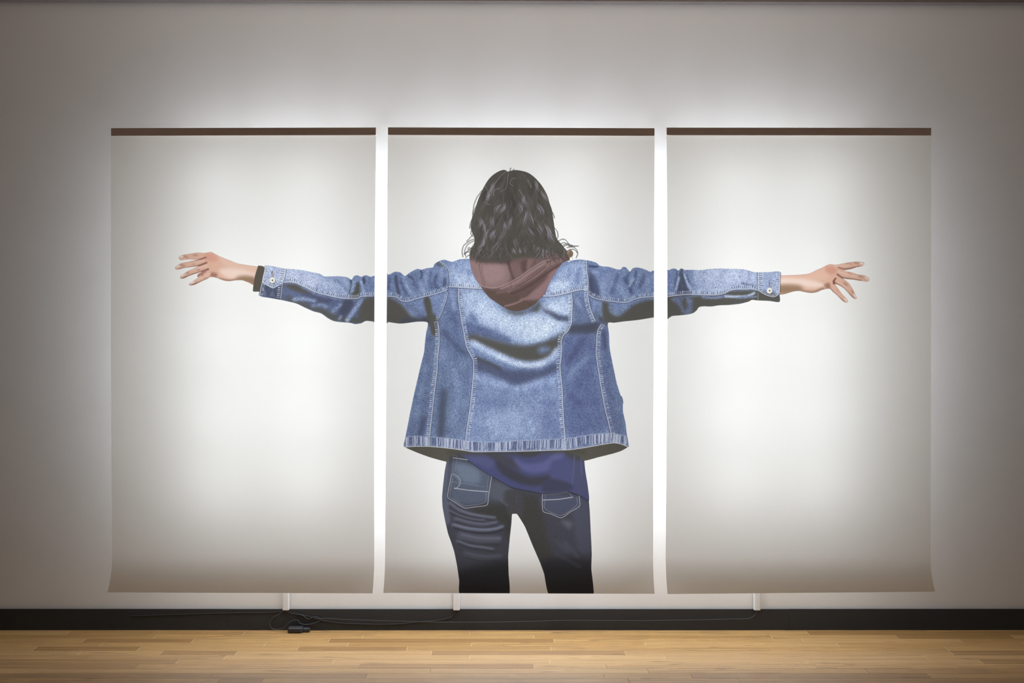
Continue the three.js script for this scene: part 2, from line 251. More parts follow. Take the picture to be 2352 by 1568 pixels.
// soft shading of the printed cloth: f = filled shape, l = line
const SHADE = [
  ['f', [608, 604, 660, 612, 720, 620, 752, 636, 800, 638, 798, 680, 750, 672, 712, 660, 684, 648, 652, 646, 602, 648], '#9badd6', 7], ['f', [610, 606, 660, 614, 716, 624, 738, 640, 724, 664, 690, 650, 652, 646, 606, 646], '#b0bee2', 6],
  ['f', [1590, 616, 1660, 612, 1720, 618, 1792, 622, 1792, 674, 1740, 662, 1690, 660, 1650, 672, 1600, 672], '#9badd6', 7], ['f', [1620, 618, 1720, 618, 1736, 640, 1730, 660, 1680, 660, 1630, 670], '#abbae0', 7],
  // sleeve with the black inner cuff
  ['f', [646, 652, 668, 650, 690, 658, 720, 674, 760, 684, 800, 690, 830, 688, 866, 684, 866, 745, 810, 748, 760, 735, 720, 716, 680, 700, 640, 690], '#59668f', 3],
  ['f', [664, 692, 702, 706, 740, 720, 760, 733, 800, 742, 830, 742, 862, 738, 862, 722, 830, 728, 800, 728, 770, 722, 745, 708, 700, 694, 660, 680], DEEP, 5],
  ['f', [655, 655, 680, 653, 700, 664, 722, 676, 700, 674, 670, 664], DEEP, 2.5], ['f', [836, 690, 864, 686, 864, 738, 842, 732, 826, 730], DEEP, 4],
  ['f', [790, 690, 814, 690, 806, 716, 790, 728, 780, 722], '#484e66', 4], ['f', [700, 676, 745, 682, 770, 690, 740, 700, 705, 692], '#4b5270', 4],
  ['l', [676, 688, 700, 686, 726, 691], 7, '#8496c2', 2.5], ['l', [720, 702, 742, 700, 752, 705], 6, '#7486b4', 2.5], ['l', [768, 714, 780, 704, 786, 698], 6, '#7d8fbd', 2.5],
  ['l', [800, 736, 810, 722, 822, 704, 832, 690], 8, '#8497c6', 2], ['l', [782, 734, 786, 726], 5, '#7888b4', 2],
  ['f', [822, 648, 828, 652, 829, 672, 826, 684, 812, 686, 806, 680, 816, 668], DEEP, 2.2], ['l', [808, 644, 811, 656, 806, 672], 5, '#4b536f', 2], ['l', [838, 640, 839, 648], 6, '#474d63', 2], ['l', [832, 646, 835, 660, 839, 672], 4, '#93a8d4', 1.5], ['l', [815, 646, 812, 660, 809, 670], 4, '#8ea3d0', 1.5],
  ['l', [850, 640, 856, 660], 5, '#6c80b0', 2],
  // sleeve with the bare wrist
  ['f', [1524, 682, 1568, 680, 1620, 679, 1660, 675, 1680, 668, 1740, 668, 1792, 680, 1792, 696, 1730, 694, 1650, 706, 1600, 716, 1540, 732, 1520, 734], DEEP, 2.5],
  ['f', [1536, 684, 1560, 682, 1584, 684, 1586, 704, 1582, 718, 1566, 719, 1556, 700], '#64729b', 4], ['f', [1562, 692, 1572, 684, 1574, 706, 1568, 712], DEEP, 3], ['l', [1612, 682, 1640, 683, 1664, 679], 5, '#7385b2', 2],
  ['l', [1664, 680, 1690, 681, 1712, 680, 1730, 673], 5, '#a3b3d6', 1.6], ['l', [1690, 684, 1735, 681], 3, '#7182ae', 1.6],
  ['f', [1560, 620, 1567, 632, 1576, 660, 1584, 676, 1556, 678, 1550, 672, 1556, 640], '#4a506a', 2.6], ['l', [1563, 618, 1560, 640, 1566, 660], 5, '#525a72', 2], ['l', [1552, 622, 1550, 640, 1546, 660], 3.5, '#566286', 1.5], ['l', [1556, 636, 1549, 664], 4, '#9db1da', 1.6],
  ['l', [1569, 630, 1575, 648, 1584, 664], 4, '#a3b5dc', 1.6], ['l', [1573, 630, 1580, 648], 2.5, '#56607f', 1.4], ['l', [1700, 650, 1730, 656], 4, '#62749f', 2],
  // upper arm beside the left seam
  ['f', [884, 684, 916, 697, 930, 712, 944, 730, 952, 745, 884, 745], DEEP, 4], ['f', [925, 732, 990, 726, 1000, 745, 920, 748], '#4b4d59', 4],
  ['f', [970, 690, 982, 682, 992, 712, 1004, 742, 984, 740], DEEP, 2.2], ['l', [905, 634, 908, 656, 913, 676], 6, '#4a516c', 2.4], ['l', [898, 632, 894, 650], 6, '#7388ba', 3], ['l', [920, 634, 928, 652, 938, 672], 5, '#8ea4d2', 3], ['l', [934, 634, 945, 640, 948, 652], 4, '#4c5474', 2], ['l', [963, 622, 966, 634, 962, 640], 4, '#4a5374', 1.8],
  ['l', [978, 620, 974, 650], 10, '#8298c8', 4], ['l', [1000, 630, 995, 650, 1004, 664], 6, '#4f5a7e', 3], ['f', [998, 604, 1008, 601, 1018, 611, 1004, 612], '#5c6676', 1.5], ['l', [1008, 602, 1018, 610, 1024, 618], 3, '#aab8c4', 1.2], ['l', [1020, 640, 1018, 656], 7, '#4b5577', 3], ['l', [940, 704, 960, 724], 12, '#66769f', 5], ['l', [1000, 690, 996, 716], 9, '#7388b8', 4],
  // upper arm beside the right seam
  ['f', [1384, 694, 1398, 696, 1402, 716, 1420, 724, 1440, 712, 1462, 696, 1514, 688, 1514, 734, 1390, 748, 1384, 730], DEEP, 3.5], ['l', [1402, 704, 1416, 722, 1432, 712], 6, '#70819f', 3.5],
  ['f', [1352, 618, 1366, 634, 1376, 660, 1380, 690, 1366, 684, 1356, 676, 1352, 650], '#4d587c', 4], ['l', [1362, 624, 1374, 626], 6, '#8fa5d4', 3], ['l', [1354, 611, 1372, 612], 4, '#3f4869', 1.6], ['l', [1388, 640, 1384, 676], 8, '#8ba0cf', 4], ['l', [1414, 640, 1400, 664], 5, '#8095c5', 3], ['l', [1436, 640, 1446, 656, 1452, 672], 7, '#4c5780', 3],
  ['l', [1462, 622, 1458, 646, 1450, 656], 4, '#4c577c', 2], ['l', [1475, 640, 1470, 660], 5, '#525e86', 2.5], ['l', [1444, 628, 1438, 646], 5, '#516088', 2.5], ['l', [1488, 640, 1490, 670], 8, '#8397c6', 4], ['l', [1370, 720, 1384, 738], 8, '#4b4e5c', 3], ['l', [1376, 704, 1372, 726], 8, '#67799f', 4],
  ['l', [890, 640, 888, 664], 7, '#566491', 3], ['l', [915, 640, 924, 664, 934, 680], 5, '#56648f', 3], ['l', [952, 626, 950, 650, 956, 668], 8, '#61739f', 4], ['l', [986, 624, 984, 648, 990, 664], 6, '#5c6d9a', 3], ['l', [1012, 616, 1010, 636], 6, '#8fa4d0', 3], ['l', [962, 650, 970, 668], 7, '#8da2cf', 3.5],
  ['l', [1398, 624, 1394, 650], 7, '#7489ba', 4], ['l', [1420, 630, 1412, 652, 1404, 672], 6, '#5c6b98', 3], ['l', [1456, 640, 1446, 656], 5, '#90a4d1', 2.5], ['l', [1480, 630, 1476, 650], 6, '#5b6994', 3], ['l', [1428, 660, 1440, 684], 7, '#8196c4', 3.5], ['l', [1356, 640, 1360, 668], 5, '#41496a', 2.5],
  ['l', [770, 642, 790, 654, 800, 668], 6, '#6579aa', 4], 
  // yoke and back
  ['f', [1034, 606, 1072, 600, 1082, 624, 1100, 656, 1034, 654], '#8da4d2', 6], ['f', [1048, 630, 1080, 634, 1098, 654, 1050, 654], '#aabfe4', 5], ['f', [1284, 624, 1306, 608, 1340, 604, 1344, 650, 1310, 664, 1262, 674, 1268, 648], '#96add9', 5], ['f', [1266, 650, 1300, 640, 1304, 660, 1262, 672], '#b3c6e6', 5], ['l', [1310, 612, 1304, 640], 8, '#7d93c4', 4], ['l', [1330, 616, 1326, 650], 8, '#7a90c2', 4],
  ['f', [1034, 664, 1052, 664, 1056, 730, 1062, 770, 1078, 816, 1060, 840, 1010, 800, 1006, 740, 1022, 700], '#61739f', 6], ['l', [1036, 670, 1042, 710], 9, '#8296c4', 4], ['l', [1016, 760, 1040, 790, 1070, 816], 10, '#4e5a80', 5], ['l', [1040, 720, 1046, 750], 12, '#556490', 6],
  ['f', [1060, 668, 1104, 668, 1130, 692, 1160, 712, 1190, 724, 1228, 722, 1246, 700, 1260, 684, 1308, 684, 1306, 744, 1284, 764, 1250, 780, 1220, 790, 1190, 786, 1150, 770, 1110, 752, 1076, 740, 1064, 710], '#a3bae0', 8],
  ['f', [1096, 700, 1140, 716, 1190, 734, 1210, 770, 1180, 768, 1140, 748, 1106, 734], '#b7cbeb', 8], ['f', [1196, 736, 1220, 726, 1270, 734, 1296, 742, 1270, 764, 1226, 780, 1204, 772], '#c0d2ee', 8],
  ['f', [1066, 738, 1100, 746, 1140, 762, 1176, 784, 1140, 784, 1100, 770, 1068, 764], '#586895', 6], ['f', [1076, 716, 1092, 726, 1096, 744, 1072, 736], '#6479aa', 6],
  ['f', [1260, 700, 1280, 720, 1306, 726, 1306, 736, 1284, 736, 1262, 724, 1244, 710], '#4d5573', 4], ['f', [1246, 706, 1262, 698, 1306, 690, 1308, 716, 1276, 716], '#b5c8e8', 5],
  ['f', [1072, 770, 1090, 768, 1130, 780, 1170, 790, 1210, 793, 1246, 786, 1284, 770, 1300, 760, 1294, 776, 1284, 794, 1270, 818, 1240, 830, 1206, 832, 1180, 826, 1140, 810, 1100, 792, 1076, 782], DEEP, 5],
  ['f', [1236, 800, 1258, 796, 1262, 806, 1240, 812], '#6d7fa8', 5], ['l', [1084, 788, 1120, 806, 1160, 824, 1196, 836, 1236, 836, 1264, 824, 1280, 806], 13, '#aabfe5', 4], ['l', [1140, 818, 1180, 834, 1220, 840, 1250, 832], 7, '#c3d4ef', 3],
  ['f', [1086, 816, 1110, 828, 1150, 846, 1200, 850, 1240, 848, 1280, 832, 1288, 846, 1260, 862, 1210, 880, 1190, 892, 1150, 872, 1110, 856, 1088, 850], '#4f587a', 6], ['l', [1094, 824, 1120, 834, 1150, 848], 8, '#4b4e58', 4],
  ['l', [1096, 868, 1130, 880, 1180, 893, 1220, 888, 1280, 868], 13, '#93aada', 6], ['f', [1096, 880, 1140, 890, 1190, 900, 1240, 890, 1282, 878, 1288, 1000, 1180, 1008, 1084, 1004], '#788dbc', 12], ['f', [1110, 950, 1160, 940, 1230, 950, 1240, 1000, 1130, 1004], '#8ba1ce', 14], ['f', [1098, 900, 1150, 912, 1170, 940, 1110, 930], '#687cac', 12], ['f', [1250, 930, 1284, 920, 1288, 1000, 1240, 1000], '#6c7dae', 10],
  ['f', [1006, 830, 1080, 836, 1078, 900, 1066, 1000, 990, 998, 994, 930], '#64779f', 10], ['l', [1018, 900, 1014, 950, 1012, 1000], 14, '#474f66', 7], ['l', [1042, 850, 1052, 900, 1044, 960], 14, '#7388b5', 8], ['l', [1018, 810, 1028, 850], 8, '#6d82b0', 5],
  ['f', [976, 760, 1000, 766, 996, 850, 984, 940, 974, 1000, 934, 1000, 944, 940, 964, 850], '#5f719a', 7], ['l', [976, 840, 966, 900, 952, 960], 8, '#7086b2', 5], ['l', [972, 960, 964, 998], 10, '#4b5474', 5], ['f', [984, 744, 1000, 748, 1002, 772, 990, 768], DEEP, 3],
  ['f', [1316, 680, 1350, 690, 1362, 720, 1376, 742, 1372, 770, 1340, 778, 1304, 764, 1316, 740], '#5f7099', 5], ['l', [1322, 686, 1336, 706], 9, '#7d91c0', 4], ['f', [1312, 746, 1340, 744, 1378, 738, 1384, 752, 1360, 766, 1326, 770, 1306, 766], '#474b5b', 5], ['f', [1296, 776, 1366, 776, 1368, 850, 1380, 900, 1396, 980, 1360, 994, 1302, 998, 1296, 900, 1292, 850], '#5b699a', 9],
  ['l', [1340, 780, 1320, 810, 1304, 830], 10, '#4c5680', 6], ['l', [1350, 820, 1320, 850, 1306, 870], 12, '#7389b6', 6], ['l', [1320, 900, 1360, 930, 1370, 970], 16, '#5c6b9c', 9], ['l', [1310, 910, 1340, 930], 10, '#4c5788', 7], ['f', [1376, 750, 1396, 748, 1400, 800, 1424, 910, 1438, 990, 1406, 990, 1384, 880], '#5e6d98', 7], ['l', [1404, 850, 1414, 900, 1424, 960], 7, '#667aa4', 4], ['l', [1386, 760, 1392, 800], 6, '#474f6c', 4],
];

function paintDenim(x0, x1) {
  const [c, g] = layer(x0, x1);
  const outline = new Path2D();
  const parts = [LSLEEVE, RSLEEVE, BODY].filter((a) => hits(a, 0, x0, x1));
  for (const a of parts) outline.addPath(curve(a, true, 0.14));
  g.fillStyle = '#7288ba';
  g.fill(outline);
  g.save(); g.clip(outline);
  for (const [kind, a, ...o] of SHADE) {
    if (!hits(a, 30, x0, x1)) continue;
    g.filter = `blur(${(kind === 'f' ? o[1] : o[2]) * S * 0.85}px)`;
    if (kind === 'f') { g.fillStyle = o[0]; g.fill(curve(a, true)); } else { g.strokeStyle = o[1]; g.lineWidth = o[0] * 1.15; g.stroke(curve(a)); }
  }
  g.filter = 'none';
  // hem and cuffs are a shade paler
  if (hits(HEM_T, 0, x0, x1)) {
    const band = [...HEM_T]; for (let i = HEM_B.length - 2; i >= 0; i -= 2) band.push(HEM_B[i], HEM_B[i + 1]);
    g.fillStyle = '#6d7ca6'; g.fill(curve(band, true, 0.08));
  }
  g.restore();
  // weave: yarn grain, worn streaks
  const im = g.getImageData(0, 0, c.width, c.height), d = im.data, w = c.width;
  for (let i = 0, p = 0; i < d.length; i += 4, p++) {
    if (d[i + 3] < 8) continue;
    const x = p % w, y = (p / w) | 0, lum = (d[i] + d[i + 1] + d[i + 2]) / 3;
    let n = (vnoise((x + y * 0.5) / 1.4, y / 2.0, 7) - 0.5) * 0.58 + (vnoise(x / 3.0, y / 3.6, 8) - 0.5) * 0.24 + (vnoise(x / 18, y / 30, 9) - 0.5) * 0.14;
    n *= Math.max(0.12, Math.min(1, (lum - 82) / 40));
    const k = 1 + n * 0.84;
    d[i] = d[i] * k + n * 14; d[i + 1] = d[i + 1] * k + n * 9; d[i + 2] = d[i + 2] * (1 + n * 0.55);
  }
  g.putImageData(im, 0, 0);
  return c;
}
function seam(g, a, side, o = {}, x0, x1) {               // felled seam: pale ridge, puckered band of stitches on one side
  if (!hits(a, 20, x0, x1)) return;
  const bw = o.band ?? 8.5, P = along(a, 2.3);
  g.lineCap = 'butt';
  g.lineWidth = 1.8; g.strokeStyle = 'rgba(52,54,68,0.5)';
  const off = (q, d) => [q[0] - q[3] * d * side, q[1] + q[2] * d * side];
  const run = (d) => { g.beginPath(); P.forEach((q, i) => { const [x, y] = off(q, d); i ? g.lineTo(x, y) : g.moveTo(x, y); }); g.stroke(); };
  run(-1.6);
  g.lineWidth = bw; g.strokeStyle = `rgba(178,192,222,${o.fade ?? 0.3})`; run(bw / 2 + 0.4);
  P.forEach((q, i) => {                                   // puckers
    const h = hash(i, Math.round(a[0]), 5), k = (o.base ?? 0) + h;
    if (k < 0.3) return;
    const h2 = hash(i, 77, 6), [ax, ay] = off(q, 1.2 + h2 * 2.6), [bx, by] = off(q, bw * (0.55 + 0.6 * h));
    g.lineWidth = 0.8 + 1.3 * h2; g.strokeStyle = i % 2 ? `rgba(58,64,92,${0.45 + 0.4 * h})` : `rgba(214,222,238,${0.35 + 0.45 * h})`;
    g.beginPath(); g.moveTo(ax, ay); g.lineTo(bx + q[2] * (h - 0.5) * 2, by + q[3] * (h - 0.5) * 2); g.stroke();
  });
  g.lineWidth = 1.35; g.strokeStyle = o.ridge ?? 'rgba(216,220,226,0.92)'; run(0);
  g.setLineDash([2.2, 1.3]); g.lineWidth = 0.8; g.strokeStyle = 'rgba(206,214,230,0.4)'; run(bw - 0.6); g.setLineDash([]); g.lineCap = 'round';
}
function stitch(g, a, w, color, dash) { g.save(); if (dash) g.setLineDash(dash); g.lineCap = 'butt'; g.lineWidth = w; g.strokeStyle = color; g.stroke(curve(a, false, 0.12)); g.restore(); }
function button(g, x, y, sx, sy) {
  g.lineWidth = 3.6; g.strokeStyle = 'rgba(62,66,84,0.9)'; g.beginPath(); g.moveTo(sx, sy); g.lineTo(x + 1.5, y - 4); g.stroke();
  g.lineWidth = 1.5; g.strokeStyle = '#dccbc4'; g.beginPath(); g.moveTo(sx + 0.8, sy + 1); g.lineTo(x + 1.2, y - 4); g.stroke();
  g.fillStyle = 'rgba(60,62,72,0.8)'; g.beginPath(); g.arc(x + 0.8, y + 0.9, 7, 0, 7); g.fill();
  g.fillStyle = '#f1f0e6'; g.beginPath(); g.arc(x, y, 6.7, 0, 7); g.fill();
  g.lineWidth = 0.7; g.strokeStyle = '#c9c6b6'; g.beginPath(); g.arc(x, y, 4.6, 0, 7); g.stroke();
  g.fillStyle = '#8b887c'; g.beginPath(); g.arc(x + 0.3, y + 0.2, 2.1, 0, 7); g.fill(); g.fillStyle = '#565449'; g.beginPath(); g.arc(x + 0.3, y, 1.3, 0, 7); g.fill();
}
function paintHand(g, a, marks) {
  const p = curve(a, true, 0.15);
  g.fillStyle = '#dfb29b'; g.fill(p);
  g.save(); g.clip(p);
  for (const [kind, q, ...o] of marks) {
    g.filter = `blur(${(kind === 'f' ? o[1] : o[2]) * S * 0.55}px)`;
    if (kind === 'f') { g.fillStyle = o[0]; g.fill(curve(q, true)); } else { g.strokeStyle = o[1]; g.lineWidth = o[0]; g.stroke(curve(q)); }
  }
  g.filter = 'none'; g.restore();
  g.lineWidth = 0.6; g.strokeStyle = 'rgba(128,90,78,0.4)'; g.stroke(p);
}
function paintHair(g) {
  const p = curve(HAIR, true, 0.15);
  let q = 99; const R = () => { q = (Math.imul(q, 1664525) + 1013904223) | 0; return (q >>> 0) / 4294967296; };
  g.fillStyle = '#524f49'; g.fill(p);
  // one strand: a waving line whose sheen swells and dies along its length
  const strand = (x, y, len, lean, amp, freq, ph, w, rgb, a0, flat) => {
    const n = 12; let px_ = x, py_ = y;
    for (let i = 1; i <= n; i++) {
      const t = i / n, nx = x + lean * len * t + Math.sin(ph + t * freq) * amp - Math.sin(ph) * amp, ny = y + len * t, al = a0 * (flat ? 1 : Math.sin(Math.PI * t) ** 1.5);
      g.strokeStyle = `rgba(${rgb},${al.toFixed(3)})`; g.lineWidth = w * (flat ? 1.2 - 0.8 * t : 1);
      g.beginPath(); g.moveTo(px_, py_); g.lineTo(nx, ny); g.stroke(); px_ = nx; py_ = ny;
    }
  };
  const clump = (x, y, len, lean, amp, n, wide, rgb, a0) => { const ph = R() * 6.3, fr = 3 + R() * 3; for (let i = 0; i < n; i++) { const t = i / n - 0.5; strand(x + t * wide + (R() - 0.5) * 1.5, y + (R() - 0.5) * 10, len * (0.75 + R() * 0.5), lean + t * 0.15, amp * (0.8 + R() * 0.4), fr, ph + t * 0.7, 0.5 + R() * 0.8, rgb, a0 * (0.4 + R() * 0.6)); } };
  g.save(); g.clip(p);
  const spread = (y) => 92 * Math.sqrt(Math.min(1, Math.max(0.02, (y - 386) / 120)));
  for (let i = 0; i < 130; i++) { const y = 392 + R() * 190, t = R() * 2 - 1, k = Math.min(1, (y - 386) / 150); clump(1172 + t * spread(y), y, 30 + R() * 40, t * 0.55 * (1 - k * 0.75), 1 + 5 * k, 8, 9, R() < 0.55 ? '58,55,52' : '70,68,62', 0.8); }
  for (let i = 0; i < 190; i++) { const y = 392 + R() * 180, t = R() * 2 - 1, k = Math.min(1, (y - 386) / 150); clump(1172 + t * spread(y), y, 22 + R() * 34, t * 0.6 * (1 - k * 0.75), 1 + 5 * k, 5, 6, R() < 0.5 ? '110,104,106' : '98,92,90', 0.34); }
  for (const [x, y, l, k] of [[1156, 466, 26, -0.5], [1188, 464, 30, 0.1], [1202, 448, 28, 0.3], [1214, 484, 36, 0.05], [1206, 482, 34, -0.05], [1132, 494, 34, -0.12], [1108, 508, 30, 0.25], [1160, 508, 22, 0.3], [1172, 498, 26, 0.2], [1158, 526, 28, -0.4], [1136, 528, 26, -0.3], [1120, 524, 28, -0.15], [1234, 466, 32, 0.22], [1236, 516, 26, 0.1], [1252, 514, 30, 0.12], [1262, 532, 24, 0.2], [1212, 524, 26, 0.4], [1150, 470, 22, -0.6], [1244, 436, 26, 0.22], [1226, 416, 26, 0.35], [1132, 416, 32, -0.42], [1120, 436, 30, -0.3], [1098, 500, 26, -0.05], [1144, 552, 22, -0.8], [1110, 548, 24, -0.7], [1184, 548, 20, 0.3]])
    clump(x, y, l, k, 3.2, 9, 7, '168,160,180', 0.62);
  for (const [x, y, l] of [[1178, 568, 15], [1194, 568, 15], [1202, 566, 12], [1246, 570, 18], [1253, 572, 18], [1237, 568, 13]]) clump(x, y, l, 0.05, 1.5, 7, 5, '184,174,192', 0.7);
  for (const [x, y, w, h] of [[1118, 486, 22, 12], [1178, 544, 30, 20], [1150, 566, 40, 12], [1230, 552, 24, 14], [1098, 530, 10, 18], [1180, 420, 24, 14], [1214, 566, 30, 12], [1186, 500, 8, 20]]) { g.filter = `blur(${7 * S}px)`; g.fillStyle = 'rgba(74,73,66,0.55)'; g.beginPath(); g.ellipse(x, y, w, h, 0, 0, 7); g.fill(); }
  g.filter = 'none';
  for (const a of [[1162, 392, 1150, 400, 1134, 420, 1122, 440], [1165, 395, 1162, 420, 1158, 432, 1148, 440], [1183, 408, 1174, 410, 1168, 420, 1176, 426], [1210, 410, 1216, 420, 1218, 430, 1208, 412], [1110, 425, 1118, 440, 1112, 452, 1124, 446], [1132, 450, 1130, 442, 1136, 434, 1146, 432], [1188, 434, 1196, 444, 1204, 460], [1108, 462, 1116, 468, 1124, 470]]) stitch(g, a, 0.7, 'rgba(186,180,184,0.7)');
  g.restore();
  // ragged ends over the hood
  for (let i = 0; i < 120; i++) { const t = i / 120; if (t > 0.38 && t < 0.62 && i % 2) continue; const x = 1084 + t * 214, y = 572 + 10 * Math.sin(t * 9) + R() * 12 - (t > 0.3 && t < 0.7 ? 6 : 0); strand(x, y - 10, 14 + R() * 20, (R() - 0.5) * 0.9 + (t < 0.2 ? -0.3 : t > 0.8 ? 0.4 : 0), 3, 4, R() * 6, 0.8 + R() * 1.4, R() < 0.75 ? '74,70,65' : '112,104,106', 0.75, true); }
  stitch(g, [1118, 580, 1118, 592, 1126, 600, 1142, 602, 1146, 598], 0.9, 'rgba(96,88,84,0.7)');
  // loose ends
  for (const a of [[1092, 546, 1076, 552, 1062, 563, 1058, 576, 1060, 590], [1090, 550, 1072, 560, 1064, 575, 1066, 588], [1088, 562, 1078, 570, 1066, 580, 1062, 584], [1084, 572, 1074, 568, 1072, 572, 1082, 578], [1082, 578, 1070, 578, 1064, 583], [1080, 584, 1072, 586, 1066, 592], [1086, 520, 1080, 528, 1078, 536, 1084, 544], [1082, 500, 1077, 512, 1075, 524], [1092, 470, 1084, 486, 1081, 506], [1104, 436, 1092, 452, 1085, 470, 1082, 492], [1086, 534, 1076, 546, 1068, 554], [1090, 556, 1084, 562, 1078, 574],
    [1278, 555, 1288, 549, 1296, 549, 1303, 556, 1306, 562], [1282, 562, 1294, 556, 1304, 562], [1290, 566, 1300, 562, 1312, 562, 1320, 566], [1300, 568, 1314, 566, 1323, 572, 1326, 582, 1322, 592], [1304, 564, 1318, 564, 1328, 564], [1306, 572, 1318, 572, 1325, 580], [1292, 562, 1304, 558, 1312, 566], [1270, 520, 1278, 530, 1280, 542, 1276, 550], [1262, 480, 1268, 488, 1272, 500], [1168, 392, 1169, 387, 1170, 384], [1174, 391, 1178, 387]]) { stitch(g, a, 1.3, 'rgba(66,64,60,0.85)'); stitch(g, a.map((v, i) => v + (i % 2 ? 1.2 : 1.4)), 0.6, 'rgba(80,78,74,0.8)'); }
}
function paintPrint(x0, x1) {
  const [c, g] = layer(x0, x1);
  g.fillStyle = '#f6f5f2';
  g.fillRect(x0 - 5, TOP - 5, x1 - x0 + 10, BOT - TOP + 10);
  // hands
  const tip = 'rgba(150,100,86,0.42)';
  if (x0 < 600) {
    paintHand(g, LHAND, [
      ['f', [500, 583, 530, 597, 560, 606, 600, 612, 600, 630, 560, 626, 520, 612], '#e3bca6', 5], ['f', [505, 620, 540, 616, 590, 628, 590, 640, 560, 634, 540, 640, 520, 636], '#f0d4c4', 6], ['f', [548, 636, 574, 634, 596, 642, 596, 656, 566, 650, 545, 645], '#97775f', 7], ['f', [500, 638, 528, 642, 548, 640, 545, 648, 510, 648], '#a07d68', 3],
      ['f', [470, 584, 490, 582, 504, 596, 490, 602, 474, 598], '#dba08a', 5], ['l', [448, 597, 462, 595, 474, 591], 3, '#8c5c50', 1.4], ['l', [430, 597, 450, 597], 2.5, '#a37465', 1.2], ['l', [414, 618, 440, 614, 458, 610, 476, 603], 3.4, '#855648', 1.5], ['l', [420, 640, 440, 632, 458, 626, 480, 618], 3.4, '#7b4e42', 1.5], ['l', [455, 634, 466, 628, 474, 622], 5, '#b07a6a', 1.5], ['l', [440, 655, 462, 647, 480, 639], 3, '#94695a', 1.5],
      ['f', [484, 626, 500, 628, 498, 638, 486, 636], '#a57663', 4], ['l', [446, 586, 454, 586], 4, tip, 2.6], ['l', [424, 588, 432, 592], 4, tip, 2.6], ['l', [442, 602, 446, 606], 5, tip, 2.6], ['l', [416, 607, 424, 611], 5, tip, 2.6], ['l', [452, 616, 458, 620], 5, tip, 2.6], ['l', [428, 622, 434, 628], 4, tip, 2.6], ['l', [466, 632, 471, 637], 5, tip, 2.6],
      ['l', [414, 590, 420, 589], 4, '#f0dcd6', 1], ['l', [407, 613, 413, 611], 4, '#efdad4', 1], ['l', [419, 634, 424, 630], 4, '#efdad4', 1], ['l', [440, 651, 446, 648], 4, '#eed8d2', 1], ['l', [432, 606, 470, 598], 4, '#e4b9a6', 2], ['l', [440, 620, 476, 610], 4, '#e8c2b0', 2], ['l', [456, 642, 484, 628], 4, '#e6bfac', 2],
    ]);
    const cuff = [594.3, 611, 597, 609.8, 608, 613, 612, 640, 602, 670, 597, 669.7, 583.4, 669, 584, 654.4, 588, 631.4];
    g.fillStyle = '#575148'; g.fill(curve(cuff, true, 0.1)); g.strokeStyle = 'rgba(110,104,96,0.5)'; g.lineWidth = 1; stitch(g, [588, 664, 600, 664], 1, 'rgba(90,86,70,0.8)');
  }
  if (x1 > 1800) {
    paintHand(g, RHAND, [
      ['f', [1786, 634, 1840, 634, 1880, 622, 1900, 612, 1900, 640, 1850, 644, 1786, 650], '#e6b9a2', 5], ['f', [1786, 640, 1836, 640, 1880, 648, 1892, 658, 1860, 660, 1820, 654, 1786, 652], '#f2d8c9', 6], ['f', [1786, 656, 1830, 655, 1842, 662, 1836, 672, 1786, 676], '#97785f', 8], ['f', [1838, 666, 1866, 668, 1890, 660, 1890, 672, 1850, 676], '#a3806b', 3], ['f', [1896, 612, 1916, 612, 1920, 626, 1904, 630, 1894, 622], '#d99d86', 5],
      ['l', [1924, 614, 1938, 618, 1954, 616, 1972, 612], 3, '#95675a', 1.5], ['l', [1922, 630, 1934, 638, 1950, 641, 1976, 645], 3.4, '#87594b', 1.6], ['l', [1913, 646, 1920, 652, 1934, 660, 1948, 674, 1960, 686], 3, '#8a5b4c', 1.6], ['f', [1892, 654, 1904, 650, 1906, 662, 1898, 664], '#a57663', 4], ['l', [1905, 663, 1920, 678, 1938, 694], 3, '#8f6252', 1.5], ['l', [1918, 640, 1914, 646, 1914, 652], 4, '#7c4f42', 1.4],
      ['l', [1944, 606, 1952, 607], 5, tip, 2.6], ['l', [1962, 603, 1970, 605], 4, tip, 2.6], ['l', [1948, 628, 1954, 632], 5, tip, 2.6], ['l', [1972, 634, 1980, 637], 4, tip, 2.6], ['l', [1938, 650, 1944, 655], 5, tip, 2.6], ['l', [1956, 668, 1960, 676], 4, tip, 2.6], ['l', [1921, 666, 1925, 672], 5, tip, 2.6], ['l', [1976, 604, 1983, 607], 4, '#f2ded8', 1], ['l', [1988, 637, 1994, 642], 4, '#f0dbd5', 1], ['l', [1961, 676, 1965, 683], 3.5, '#f0dbd5', 1], ['l', [1940, 687, 1944, 691], 4, '#eed8d2', 1],
      ['l', [1916, 612, 1950, 608], 4, '#e6bba7', 2], ['l', [1924, 624, 1966, 636], 4, '#e8c0ad', 2], ['l', [1920, 644, 1946, 664], 4, '#e4b7a3', 2], ['l', [1908, 652, 1930, 678], 4, '#dcae99', 2],
    ]);
  }
  const mid = x0 < 1400 && x1 > 1000;
